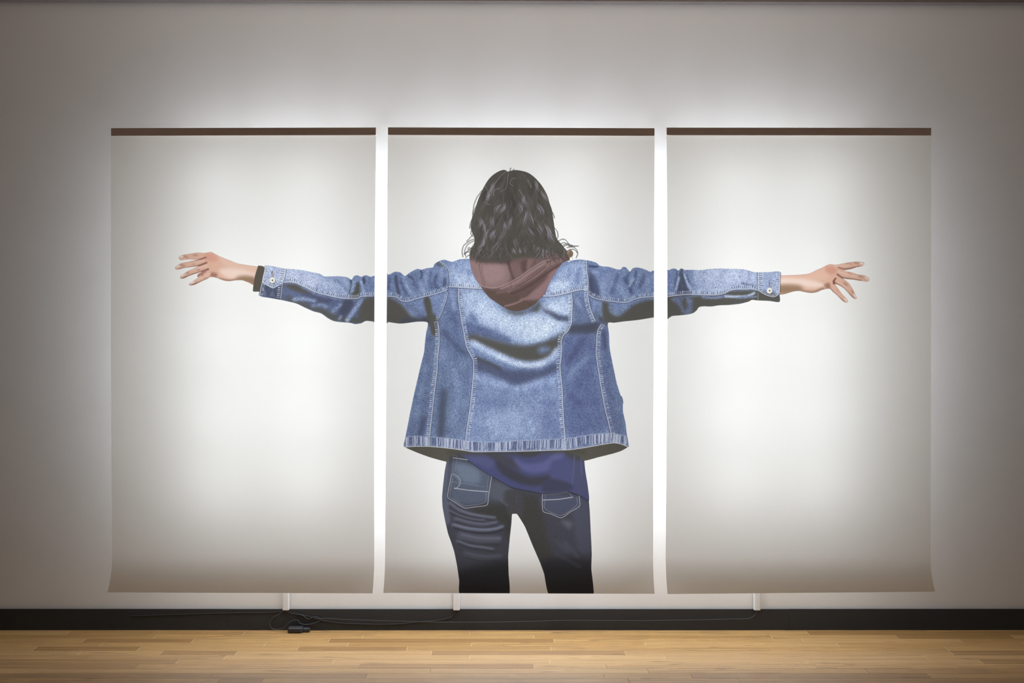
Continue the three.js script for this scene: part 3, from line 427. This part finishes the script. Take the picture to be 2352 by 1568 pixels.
  if (mid) {
    // jeans
    const jp = curve(JEANS, true, 0.06);
    g.fillStyle = '#43434f'; g.fill(jp);
    g.save(); g.clip(jp);
    for (const [a, col, b] of [
      [[1016, 1060, 1030, 1060, 1028, 1140, 1034, 1200, 1016, 1190], '#585d70', 4], [[1040, 1062, 1110, 1080, 1128, 1100, 1122, 1150, 1060, 1160, 1034, 1140], '#525c72', 8], [[1046, 1066, 1096, 1078, 1100, 1110, 1060, 1104], '#65758c', 9], [[1126, 1106, 1160, 1112, 1180, 1130, 1170, 1150, 1130, 1146], '#525867', 8],
      [[1080, 1170, 1170, 1160, 1176, 1200, 1166, 1240, 1150, 1200], '#3d3d3a', 8], [[1040, 1320, 1180, 1290, 1180, 1370, 1050, 1370], '#2f3033', 14], [[1190, 1140, 1240, 1150, 1260, 1240, 1300, 1370, 1250, 1370, 1200, 1220, 1176, 1180], '#403f3c', 9], [[1250, 1290, 1370, 1290, 1370, 1370, 1250, 1370], '#303033', 14], [[1320, 1160, 1356, 1160, 1362, 1260, 1330, 1260], '#4a4d60', 8], [[1250, 1140, 1330, 1140, 1330, 1160, 1292, 1184, 1250, 1170], '#4a4f66', 5],
      [[1160, 1130, 1200, 1134, 1200, 1190, 1170, 1184], '#454448', 6], [[1290, 1196, 1316, 1200, 1310, 1216], '#575a66', 6], [[1272, 1236, 1312, 1262, 1300, 1268], '#484a58', 5]]) { g.filter = `blur(${b * S * 0.55}px)`; g.fillStyle = col; g.fill(curve(a, true)); }
    const fold = (a, w, col, bl) => { g.filter = `blur(${bl * S}px)`; g.strokeStyle = col; g.lineWidth = w; g.stroke(curve(a)); };
    for (const [a, w, k] of [[[1030, 1156, 1048, 1170, 1074, 1180, 1104, 1186, 1136, 1190], 7, 0.8], [[1030, 1174, 1056, 1186, 1088, 1194, 1112, 1196], 4, 0.8], [[1044, 1192, 1076, 1201, 1110, 1205, 1140, 1200], 8, 0.6], [[1040, 1206, 1070, 1214, 1106, 1218, 1134, 1216, 1154, 1210], 8, 1], [[1058, 1230, 1100, 1238, 1146, 1238], 16, 0.5], [[1050, 1244, 1078, 1254, 1106, 1258, 1132, 1262], 6, 0.8], [[1070, 1272, 1110, 1280, 1148, 1278], 12, 0.3]]) {   // wrinkles behind the thigh
      fold(a, w, `rgba(112,120,146,${0.6 * k})`, 2); fold(a.map((v, i) => v + (i % 2 ? -1 : 4)), w * 0.35, `rgba(140,148,172,${0.45 * k})`, 1);
      fold(a.map((v, i) => v + (i % 2 ? w * 0.9 : 3)), 3.4, `rgba(44,45,52,${0.7 * k})`, 1.4);
    }
    fold([1300, 1246, 1330, 1280], 6, 'rgba(84,87,104,0.6)', 3); fold([1280, 1272, 1334, 1302], 6, 'rgba(70,74,94,0.6)', 3); fold([1150, 1148, 1166, 1162], 4, 'rgba(96,100,116,0.6)', 2);
    g.filter = 'none';
    for (let i = 0; i < 9000; i++) { const x = 1012 + hash(i, 1, 41) * 352, y = 1045 + hash(i, 2, 41) * 320, b = hash(i, 3, 41); g.fillStyle = b > 0.55 ? `rgba(140,150,180,${0.10 * (1 - (y - 1045) / 330)})` : 'rgba(24,24,32,0.12)'; g.fillRect(x, y, 0.8, 2.4); }
    g.filter = 'none';
    const th = 'rgba(190,190,196,0.85)', th2 = 'rgba(150,152,164,0.75)';
    stitch(g, [1040, 1052, 1074.4, 1056.8], 1.5, th); stitch(g, [1040, 1052, 1040, 1047, 1048.5, 1047, 1048.5, 1052], 0.8, th2, [2, 1.2]);
    stitch(g, [1041, 1055, 1038.5, 1086], 0.9, th2, [2.4, 1.2]); stitch(g, [1048, 1057, 1044.5, 1082, 1038.5, 1085], 0.9, th2, [2.4, 1.2]);
    stitch(g, [1037.5, 1088, 1050, 1094, 1057, 1104, 1057, 1112, 1051, 1120, 1043, 1123.5], 1.2, th); stitch(g, [1036.5, 1092, 1048, 1097, 1054.5, 1106, 1053, 1114], 0.9, th2);
    stitch(g, [1043, 1122, 1080, 1127, 1122.5, 1130], 1.9, th); stitch(g, [1035, 1107, 1070, 1112, 1112, 1119], 0.8, th2, [2.5, 1.1]);
    stitch(g, [1037, 1090, 1033.5, 1108, 1028.4, 1142, 1046, 1155, 1067.3, 1167.6, 1092, 1165, 1119.2, 1160.5, 1122.6, 1140, 1126, 1118, 1130, 1092], 1.3, th);
    stitch(g, [1039.5, 1100, 1033, 1140, 1048, 1151, 1067.5, 1162.5, 1113, 1155.5, 1117, 1136], 1, th2); stitch(g, [1123.5, 1091, 1117.5, 1128], 0.9, th2, [2.2, 1.2]); stitch(g, [1114, 1136, 1121, 1134], 0.9, th2);
    stitch(g, [1247.3, 1135.7, 1248.5, 1173.5, 1268, 1181, 1291, 1189.5, 1312, 1176, 1333.5, 1161.7, 1331.5, 1137], 1.3, th); stitch(g, [1253, 1150, 1254, 1169.5, 1291, 1184, 1327, 1160, 1326, 1142], 1, th2);
    stitch(g, [1248.5, 1148.8, 1285, 1147, 1318, 1142], 2, th); stitch(g, [1247.5, 1137, 1276, 1136, 1306, 1130.5, 1316, 1141], 0.9, th2, [2.4, 1.1]); stitch(g, [1253.5, 1136, 1254, 1147], 0.9, th2); stitch(g, [1189, 1130, 1187, 1158], 0.8, 'rgba(110,112,126,0.6)', [2, 1.2]);
    stitch(g, [1310, 1134, 1318, 1142], 0.9, th2);
    g.restore();
    // shirt tail
    const sp = curve(SHIRT, true, 0.12);
    g.fillStyle = '#474a76'; g.fill(sp);
    g.save(); g.clip(sp);
    for (const [a, col, b] of [[[1060, 1036, 1110, 1040, 1140, 1060, 1110, 1080], '#4e5180', 6], [[1110, 1036, 1150, 1044, 1190, 1060, 1200, 1080, 1160, 1070, 1126, 1052], '#454552', 6], [[1140, 1058, 1190, 1084, 1220, 1096, 1270, 1092, 1240, 1116, 1190, 1110, 1150, 1086], '#3f3f4c', 6], [[1180, 1050, 1210, 1064, 1250, 1060, 1280, 1036, 1300, 1036, 1280, 1070, 1240, 1086, 1200, 1080], '#565a92', 6], [[1190, 1036, 1240, 1036, 1230, 1048, 1200, 1050], '#43444e', 4], [[1270, 1060, 1310, 1060, 1316, 1110, 1290, 1126, 1266, 1096], '#4a4d7c', 6], [[1260, 1100, 1310, 1110, 1312, 1126, 1250, 1130], '#3e4058', 5], [[1318, 1040, 1346, 1050, 1352, 1120, 1330, 1130, 1322, 1090], '#4a4d70', 5], [[1300, 1030, 1344, 1030, 1344, 1058, 1310, 1052], '#45464a', 5], [[1096, 1066, 1150, 1094, 1190, 1112, 1190, 1122, 1150, 1104, 1100, 1076], '#45487a', 4]]) { g.filter = `blur(${b * S * 0.55}px)`; g.fillStyle = col; g.fill(curve(a, true)); }
    for (const a of [[1321, 1046, 1319, 1080, 1316, 1110], [1336, 1052, 1338, 1090]]) { g.filter = `blur(${1.2 * S}px)`; g.strokeStyle = 'rgba(100,104,146,0.45)'; g.lineWidth = 3; g.stroke(curve(a)); }
    g.filter = 'none'; g.restore();
    stitch(g, [1074, 1058, 1098, 1074.5, 1121.6, 1090, 1145, 1103, 1168.8, 1117, 1192, 1124, 1221, 1129.5, 1245, 1134], 1.6, 'rgba(44,44,52,0.7)'); stitch(g, [1306, 1129.5, 1332, 1138, 1355, 1151], 1.8, 'rgba(40,40,50,0.75)');
    // shaded lining that shows under the hem
    g.fillStyle = '#545249'; g.fill(curve([926.8, 1025, 953.6, 1039, 989.3, 1051.8, 1028.6, 1061.6, 1032, 1050, 1060, 1042, 1100, 1040, 1090, 1030, 1000, 1022], true, 0.1)); g.fill(curve([1446, 1024, 1430, 1035, 1412, 1041, 1376.4, 1050, 1344.3, 1058, 1330, 1046, 1300, 1038, 1260, 1036, 1300, 1026, 1420, 1014], true, 0.1));
    g.save(); g.clip(curve([1020, 1030, 1360, 1026, 1350, 1062, 1030, 1062], true, 0.02)); g.filter = `blur(${4 * S}px)`; g.strokeStyle = 'rgba(70,68,62,0.75)'; g.lineWidth = 10; g.stroke(curve([1030, 1040, 1090, 1042, 1140, 1041, 1200, 1040, 1270, 1037, 1320, 1036, 1344, 1040])); g.filter = 'none'; g.restore();
    g.fillStyle = '#5d6166'; g.beginPath(); g.ellipse(1430, 918, 2.6, 10, -0.25, 0, 7); g.fill();
  }
  // jacket
  const dn = paintDenim(x0, x1);
  g.save(); g.setTransform(1, 0, 0, 1, 0, 0); g.drawImage(dn, 0, 0); g.restore();
  const sm = (a, side, o) => seam(g, a, side, o, x0, x1);
  sm(LSEAM, -1); sm(RSEAM, -1); sm(CLSEAM, -1, { fade: 0.18 }); sm(CRSEAM, -1, { fade: 0.18 });
  if (x0 < 640) {                                          // cuff with its pointed tab
    const tab = [612, 609.5, 659, 617, 655, 636, 651.4, 650.3, 640, 656, 629, 660.5, 616, 655, 604.5, 647.6, 608, 628];
    g.fillStyle = 'rgba(44,46,58,0.55)'; g.fill(curve([604, 649, 629, 664, 652, 652, 646.7, 688, 598.4, 679.5], true, 0.03));
    for (let i = 0; i < 26; i++) { const t = hash(i, 3, 1); stitch(g, [606 + t * 36, 664 + hash(i, 4, 1) * 18, 609 + t * 36, 666 + hash(i, 5, 1) * 18], 0.9, 'rgba(140,146,166,0.45)'); }
    stitch(g, tab.slice(10), 1.6, 'rgba(224,227,232,0.95)');
    seam(g, [604.5, 647, 608, 628, 612, 610], 1, { band: 8, fade: 0.45, base: 0.2 }, x0, x1); seam(g, [658.5, 617.5, 655, 636, 651, 650.5], 1, { band: 12, fade: 0.5, base: 0.25 }, x0, x1);
    seam(g, [651, 650.5, 640, 656, 629, 660.8, 616, 655, 604.5, 647.6], 1, { band: 8, fade: 0.5, base: 0.2 }, x0, x1); seam(g, [598.6, 679.5, 601.5, 660, 604.5, 648], 1, { band: 7, fade: 0.15 }, x0, x1); seam(g, [651, 652, 648.5, 672, 646.6, 688], 1, { band: 9, fade: 0.15 }, x0, x1);
    button(g, 627.6, 643.5, 627.2, 624.5);
  }
  if (x1 > 1780) {
    seam(g, [1739, 625, 1739, 646, 1739.5, 667], -1, { band: 11, fade: 0.4, base: 0.2 }, x0, x1); seam(g, [1789.3, 625, 1789, 650, 1788, 672], 1, { band: 8, fade: 0.45, base: 0.2 }, x0, x1);
    seam(g, [1739.5, 667, 1750, 673.5, 1759, 678, 1772.5, 681.6, 1782, 679, 1788.5, 671], -1, { band: 5, fade: 0.4 }, x0, x1); stitch(g, [1739, 672, 1738.6, 689], 1.2, 'rgba(170,170,168,0.8)');
    button(g, 1765.4, 667.3, 1765.5, 650);
  }
  if (mid) {
    sm(BACK_L, -1, { fade: 0.22 }); sm(BACK_R, 1, { fade: 0.26 }); sm(SIDE_L, 1, { fade: 0.2 }); sm(SIDE_R, -1, { fade: 0.2 }); sm(YOKE_L, -1, { fade: 0.5 }); sm(YOKE_R, -1, { fade: 0.5 });
    sm(ARM_L.slice(10), 1, { fade: 0.08, band: 6, ridge: 'rgba(196,204,214,0.7)' }); stitch(g, ARM_L.slice(0, 12), 1.4, 'rgba(52,58,80,0.75)'); stitch(g, ARM_L.slice(0, 8).map((v, i) => v + (i % 2 ? -1 : 1.6)), 1.2, 'rgba(200,208,216,0.8)'); sm(ARM_R, 1, { fade: 0.3 });
    // puckered hem
    along(HEM_T, 2.1).forEach((q, i) => {
      const hh = hash(i, 9, 2), bot = 16 + 8 * hash(i, 2, 3), yb = lerpY(HEM_B, q[0]) - 1.5;
      g.lineWidth = 0.9 + 2.1 * hh; g.strokeStyle = hh > 0.42 ? `rgba(206,214,232,${0.25 + 0.55 * hash(i, 5, 4)})` : `rgba(62,68,104,${0.5 + 0.4 * hh})`;
      g.beginPath(); g.moveTo(q[0], q[1] + 2); g.lineTo(q[0] + (hash(i, 6, 4) - 0.5) * 4, Math.min(yb, q[1] + bot)); g.stroke();
    });
    stitch(g, HEM_T, 1.2, 'rgba(202,210,228,0.75)', [2.4, 1]); stitch(g, HEM_B.map((v, i) => v - (i % 2 ? 3.4 : 0)), 0.9, 'rgba(206,214,230,0.6)', [2, 1.2]); stitch(g, HEM_B, 1.7, 'rgba(206,210,214,0.95)');
    for (const [a, b] of [[SIDE_L, 1], [BACK_L, -1], [BACK_R, 1], [SIDE_R, -1]]) { const n = a.length, x = a[n - 2], y = a[n - 1]; g.fillStyle = 'rgba(176,188,216,0.6)'; g.fillRect(b > 0 ? x - 10 : x, y - 20, 10, 19); }
    // hood
    const hp = curve(HOOD, true, 0.14);
    g.fillStyle = '#6a5f5c'; g.fill(hp);
    g.save(); g.clip(hp);
    const rim = [1096, 650, 1104, 655, 1111, 658.5, 1127, 661, 1143, 659.3, 1161, 652, 1173, 646, 1184, 640, 1195, 634, 1208, 623.6, 1222, 614, 1238.6, 604, 1250, 598.6, 1264, 595];
    for (const [a, col, b] of [
      [[1076, 600, 1160, 598, 1170, 640, 1140, 662, 1110, 660, 1088, 640], '#8f7d7b', 5], [[1104, 612, 1150, 610, 1156, 636, 1120, 650], '#a08c89', 7], [[1080, 604, 1092, 606, 1108, 654, 1096, 650], '#947f7d', 4], [[1088, 582, 1170, 584, 1168, 604, 1140, 604, 1092, 600], '#4e4943', 6], [[1162, 600, 1176, 640, 1184, 638, 1172, 604], '#463f3c', 3], [[1170, 604, 1200, 606, 1210, 620, 1184, 640, 1176, 632], '#776864', 5], [[1196, 600, 1226, 596, 1214, 616, 1200, 626], '#544b47', 5], [[1212, 590, 1226, 592, 1216, 616, 1208, 620], '#7c6c66', 3],
      [[1110, 664, 1150, 668, 1200, 656, 1230, 650, 1210, 690, 1180, 716, 1150, 706], '#544f46', 5], [[1180, 660, 1230, 632, 1250, 620, 1258, 634, 1230, 660, 1200, 684], '#5d534d', 5], [[1266, 622, 1282, 616, 1262, 654, 1240, 684, 1206, 692, 1226, 668, 1250, 646], '#90797a', 5], [[1160, 700, 1200, 690, 1236, 690, 1220, 706, 1180, 716], '#585147', 4], [[1284, 590, 1306, 592, 1300, 602, 1280, 612], '#5d514c', 3]]) { g.filter = `blur(${b * S * 0.55}px)`; g.fillStyle = col; g.fill(curve(a, true)); }
    const lines = [[[1166, 668, 1190, 654, 1216, 640, 1240, 624, 1262, 606, 1288, 598], 9, '#84726f', 2], [[1140, 672, 1176, 664, 1200, 652], 6, '#6f635c', 3], [[1150, 661, 1176, 651, 1196, 640, 1212, 628, 1226, 618, 1250, 603], 8, '#95817f', 2.2], [[1184, 658, 1206, 646, 1232, 628, 1252, 612], 3, '#5f5451', 1.6], [[1172, 674, 1200, 664, 1232, 644, 1262, 622, 1280, 610], 4, '#4b443f', 2], [[1158, 703, 1180, 697, 1196, 690], 4, '#8d7a76', 1.6], [[1200, 690, 1212, 696, 1222, 702], 1.6, '#463f3a', 0.8], [[1196, 688, 1210, 684, 1230, 668], 6, '#8b7674', 3]];
    for (const [a, w, col, b] of lines) { g.filter = `blur(${b * S * 0.55}px)`; g.strokeStyle = col; g.lineWidth = w; g.stroke(curve(a)); }
    g.filter = 'none';
    g.fillStyle = 'rgba(128,62,66,0.17)'; g.fill(hp);
    for (let i = 0; i < 5200; i++) { const x = 1074 + hash(i, 1, 31) * 240, y = 560 + hash(i, 2, 31) * 158, b = hash(i, 3, 31); g.fillStyle = b > 0.5 ? 'rgba(190,166,164,0.13)' : 'rgba(40,30,30,0.13)'; g.fillRect(x, y, 1.1, 1.1); }
    stitch(g, rim, 2, 'rgba(176,146,144,0.75)'); stitch(g, rim.map((v, i) => v + (i % 2 ? 2.4 : 0)), 1.4, 'rgba(92,80,76,0.6)');
    stitch(g, [1098, 606, 1101, 625, 1106, 645, 1109, 657], 0.9, 'rgba(84,70,68,0.8)'); stitch(g, [1104, 606, 1106, 625, 1110, 645, 1112, 658], 0.9, 'rgba(86,72,70,0.7)'); stitch(g, [1171, 648, 1173, 660, 1176, 668], 1.2, 'rgba(90,78,72,0.7)');
    g.restore();
    g.filter = `blur(${4 * S}px)`; g.fillStyle = 'rgba(82,79,70,0.85)'; g.fill(curve([1150, 706, 1180, 715, 1216, 710, 1236, 692, 1242, 700, 1234, 716, 1214, 715, 1196, 722, 1176, 722], true)); g.filter = 'none';
    g.fillStyle = '#7d6656'; g.beginPath(); g.arc(1307, 582, 9, 0, 7); g.fill(); g.fillStyle = 'rgba(190,160,134,0.5)'; g.beginPath(); g.ellipse(1304, 579, 3, 5, 0.5, 0, 7); g.fill();
    g.filter = `blur(${3 * S}px)`; g.fillStyle = '#514e47'; g.fill(curve([1100, 572, 1160, 570, 1250, 566, 1290, 572, 1300, 586, 1262, 580, 1240, 592, 1200, 592, 1170, 596, 1110, 600, 1090, 592], true)); g.filter = 'none';
    paintHair(g);
  }
  // printing inks: a softer scale than the screen's, less saturated
  const im = g.getImageData(0, 0, c.width, c.height), d = im.data;
  for (let i = 0; i < d.length; i += 4) {
    const l = 0.3 * d[i] + 0.59 * d[i + 1] + 0.11 * d[i + 2];
    const sat = d[i + 2] > d[i] + 4 ? 0.76 : 0.95;
    for (let n = 0; n < 3; n++) d[i + n] = 255 * Math.pow(Math.max(0, l + (d[i + n] - l) * sat) / 255, 0.94);
  }
  g.putImageData(im, 0, 0);
  return c;
}
function lerpY(a, x) { for (let i = 0; i + 3 < a.length; i += 2) if (x <= a[i + 2]) return a[i + 1] + (a[i + 3] - a[i + 1]) * (x - a[i]) / (a[i + 2] - a[i]); return a[a.length - 1]; }

// ---------------------------------------------------------------- the three hanging sheets
const STAND = 0.42, CURL = 0.05;
// left and right edge of each sheet at the heights EDGE_Y
const EDGE_Y = [308, 420, 740, 1000, 1285, 1364];
const SHEETS = [
  { l: [255.5, 255, 254.5, 255.5, 257.5, 257.5], r: [863.5, 862.5, 860, 859.5, 859.5, 859.5], bot: [1360, 1362.3], bar: [255, 294, 863.5, 292.6], w: 'left' },
  { l: [891, 890, 888, 886.5, 884.5, 884], r: [1503.5, 1503, 1502, 1500.5, 1500, 1499.5], bot: [1361.2, 1363.4], bar: [891, 292.2, 1503.5, 294.2], w: 'mid' },
  { l: [1531, 1532, 1533, 1531, 1529, 1529], r: [2139, 2139, 2138.5, 2138, 2137, 2137], bot: [1363.8, 1358.4], bar: [1531, 292.8, 2139, 293.4], w: 'right' },
];
const lerpAt = (xs, ys, x) => { let i = 0; while (i < xs.length - 2 && x > xs[i + 1]) i++; const t = Math.max(0, Math.min(1, (x - xs[i]) / (xs[i + 1] - xs[i]))); return ys[i] + (ys[i + 1] - ys[i]) * t; };
function sheetGeo(s) {
  const NX = 40, NY = 110, P = [], U = [], I = [];
  for (let j = 0; j <= NY; j++) for (let i = 0; i <= NX; i++) {
    const v = j / NY, u = i / NX, yb = s.bot[0] + (s.bot[1] - s.bot[0]) * u, y = TOP + 1 + (yb - TOP - 1) * v;
    const x = lerpAt(EDGE_Y, s.l, y) * (1 - u) + lerpAt(EDGE_Y, s.r, y) * u;
    const t = Math.max(0, (y - 1278) / 84), z0 = STAND + 0.004 * Math.sin(Math.PI * u) * Math.sin(Math.PI * v);
    const z = z0 + CURL * t * t;
    P.push(px(x, z0), py(y, z), z);                       // the sheet hangs straight down, then its foot rolls forward
    U.push(u, 1 - v);
  }
  for (let j = 0; j < NY; j++) for (let i = 0; i < NX; i++) { const a = j * (NX + 1) + i, b = a + NX + 1; I.push(a, b, b + 1, a, b + 1, a + 1); }
  const g = new THREE.BufferGeometry();
  g.setAttribute('position', new THREE.Float32BufferAttribute(P, 3)); g.setAttribute('uv', new THREE.Float32BufferAttribute(U, 2)); g.setIndex(I); g.computeVertexNormals();
  return g;
}
const sheetLabels = {
  left: 'backlit translucent photo print showing an outstretched hand with a black inner cuff',
  mid: 'backlit translucent photo print of a person in a denim jacket seen from behind',
  right: 'backlit translucent photo print showing an outstretched bare wrist and downturned fingers',
};
for (const s of SHEETS) {
  const c = paintPrint(Math.min(s.l[0], s.l[4]), Math.max(s.r[0], s.r[4]));
  const t = new THREE.CanvasTexture(c);
  t.colorSpace = THREE.SRGBColorSpace; t.anisotropy = 8;
  const g = thing('photo_print', sheetLabels[s.w], 'print', [0, 0, 0], 'three photo prints that make up one picture');
  const film = phys({ map: t, color: new THREE.Color().setRGB(1, 0.957, 0.897), roughness: 1, transmission: 0.275, thickness: 0, specularIntensity: 0.15, side: THREE.DoubleSide, name: 'backlit_film' });
  mesh('film_sheet', sheetGeo(s), film, g);
  // opaque batten that clamps the head of the sheet, with arms back to the wall
  const [ax, ay, bx, by] = s.bar, zf = STAND + 0.006, x0 = px(ax, zf), x1 = px(bx, zf), y0 = py(ay, zf), y1 = py(by, zf), hgt = 17.2 * (D - zf) / F;
  const bar = new RoundedBoxGeometry(Math.hypot(x1 - x0, y1 - y0), hgt, 0.02, 2, 0.0012);
  const m = mesh('batten', bar, railMat, g);
  m.position.set((x0 + x1) / 2, (y0 + y1) / 2 - hgt / 2, zf - 0.01 + 0.0005); m.rotation.z = Math.atan2(y1 - y0, x1 - x0);
  for (const f of [0.12, 0.88]) {
    const arm = mergeGeometries([box(0.022, 0.012, STAND - 0.02, 0, 0, (STAND - 0.02) / 2), box(0.03, 0.06, 0.006, 0, 0, 0.003)]);
    mesh('wall_arm', arm, railMat, g).position.set(x0 + (x1 - x0) * f, Math.min(y0, y1) - 0.022, 0.0006);
  }
}

// ---------------------------------------------------------------- bulb bars on the wall behind the sheets
const bulbGeo = new THREE.LatheGeometry([[0, -0.045], [0.02, -0.042], [0.036, -0.03], [0.045, -0.01], [0.047, 0.006], [0.043, 0.024], [0.03, 0.04], [0.0, 0.047]].map((p) => new THREE.Vector2(...p)), 20).rotateX(Math.PI / 2);
const holderGeo = new THREE.LatheGeometry([[0, 0], [0.034, 0], [0.034, 0.008], [0.02, 0.014], [0.018, 0.1], [0, 0.1]].map((p) => new THREE.Vector2(...p)), 16).rotateX(Math.PI / 2);
function bulbBar(x, heights, label) {
  const y0 = heights[0] - 0.1, y1 = heights[heights.length - 1] + 0.1;
  const g = thing('bulb_bar', label, 'lamp', [x, y0, 0], 'bulb bars hidden behind the prints');
  mesh('back_plate', new RoundedBoxGeometry(0.09, y1 - y0, 0.02, 2, 0.004).translate(0, (y1 - y0) / 2, 0.0112), socketMat, g);
  for (const h of heights) {
    mesh('lamp_holder', holderGeo, socketMat, g).position.set(0, h - y0, 0.0215);
    mesh('light_bulb', bulbGeo, bulbMat, g).position.set(0, h - y0, 0.165);
    const l = new THREE.PointLight(BULB_COLOR, BULB, 0, 2);
    l.name = 'bulb_light'; l.position.set(0, h - y0, 0.167); l.castShadow = true; l.shadow.radius = 2.2;
    g.add(l);
  }
}
const SIDE_BULBS = [0.75, 1.07, 1.39, 1.72, 2.06], MID_BULBS = [0.53, 0.80, 1.12, 1.48, 1.82, 2.1];
for (const [x, hs, where] of [
  [-1.29, SIDE_BULBS, 'behind the printed hand with a black cuff'], [-0.88, SIDE_BULBS, 'behind the printed denim sleeve with a pointed cuff tab'],
  [-0.2, MID_BULBS, 'behind the shoulder of the denim jacket'], [0.25, MID_BULBS, 'behind the hood drape of the denim jacket'],
  [0.96, SIDE_BULBS, 'behind the printed sleeve with a rounded cuff'], [1.35, SIDE_BULBS, 'behind the printed bare wrist']]) bulbBar(x, hs, 'white bar of frosted bulbs ' + where);

// ---------------------------------------------------------------- cord covers and cords
[[656.5, 559, 1, 'above the looped cord'], [1048.5, 1196, -1, 'below the printed jeans leg'], [1739, 1834, -1, 'below the print with the bare wrist']].forEach(([x, c, s, where]) => {
  const y0 = py(1400.3, 0.02), xx = px(x, 0.018), y1 = 0.62, prof = new THREE.Shape();
  prof.moveTo(-0.0145, 0); prof.lineTo(-0.0145, 0.012); prof.quadraticCurveTo(-0.0145, 0.0165, -0.0095, 0.0165); prof.lineTo(0.0095, 0.0165); prof.quadraticCurveTo(0.0145, 0.0165, 0.0145, 0.012); prof.lineTo(0.0145, 0);
  const e = new THREE.ExtrudeGeometry(prof, { depth: y1 + 0.02 - y0, bevelEnabled: true, bevelSize: 0.0006, bevelThickness: 0.0006, bevelSegments: 1, curveSegments: 5 });
  e.rotateX(-Math.PI / 2); e.scale(1, 1, -1);             // profile depth to +z, length upwards
  const idx = e.index, a = e.attributes.position.array, n = e.attributes.normal.array;
  if (!idx) for (let i = 0; i < a.length; i += 9) for (let k = 0; k < 3; k++) { [a[i + 3 + k], a[i + 6 + k]] = [a[i + 6 + k], a[i + 3 + k]];[n[i + 3 + k], n[i + 6 + k]] = [n[i + 6 + k], n[i + 3 + k]]; }
  const g = thing('cord_cover', 'white plastic cord cover on the wall ' + where, 'cord cover', [xx, y0, 0.0075]);
  mesh('channel', e, plasticMat, g);
});
const Z = 0.014;
const tube = (a, z, r, seg) => new THREE.TubeGeometry(new THREE.CatmullRomCurve3(a.map(([x, y, dz]) => new THREE.Vector3(px(x, z), Math.max(py(y, z), r + 0.0005), z + (dz ?? 0)))), seg, r, 7);
function cord(label, list, r = 0.0021) {
  const m = mesh(numbered('extension_cable'), tube(list, Z, r, list.length * 14), cordMat, scene);
  m.userData = { label, category: 'cord', group: 'black power cords along the base' };
}
cord('black power cord drooping to the cord cover below the jeans', [[657, 1401, 0.004], [668, 1407.5], [690, 1411], [712, 1416], [735, 1423], [770, 1429], [815, 1432], [870, 1433.5], [920, 1432], [960, 1428], [1000, 1424.5], [1030, 1419], [1043, 1411], [1047, 1401]]);
cord('black power cord running to the cord cover below the bare wrist', [[726, 1419, 0.012], [750, 1418.5, 0.012], [800, 1421, 0.012], [860, 1423, 0.012], [930, 1424.8, 0.012], [1000, 1426.5, 0.012], [1100, 1427, 0.012], [1200, 1425.5, 0.012], [1290, 1423, 0.012], [1400, 1423, 0.012], [1500, 1423, 0.012], [1600, 1421.5, 0.012], [1680, 1419.5, 0.012], [1722, 1417.5, 0.012], [1732, 1411, 0.012], [1738, 1401, 0.012]]);
cord('black power cord coming along the base into the looped bundle', [[300, 1414], [400, 1411], [480, 1408.5], [560, 1406.5], [600, 1406.5], [640, 1404.5], [654, 1401]]);
cord('black power cord looped in a bundle below the cord cover', [[650, 1402, 0.008], [642, 1409, 0.01], [628, 1417, 0.012], [621.5, 1429, 0.015], [626, 1440, 0.018], [640, 1442.5, 0.02], [655, 1438, 0.02], [663, 1429, 0.018], [674, 1423, 0.014], [686, 1423, 0.012], [690, 1429, 0.014], [702, 1432, 0.014], [720, 1430, 0.012], [735, 1423, 0.01], [733, 1417, 0.008], [722, 1416, 0.006], [708, 1420, 0.006], [695, 1412, 0.005], [680, 1409, 0.004]], 0.0026);
{
  const g = thing('power_adapter', 'small black power adapter on the floor under the looped cord', 'adapter', [px(679, 0.045), 0, 0.045]);
  mesh('case', new RoundedBoxGeometry(0.07, 0.026, 0.04, 3, 0.008).translate(0, 0.0135, 0), cordMat, g);
  mesh('plug', new RoundedBoxGeometry(0.034, 0.019, 0.024, 2, 0.005).translate(0.05, 0.011, -0.006), cordMat, g);
}

renderer.render(scene, camera);
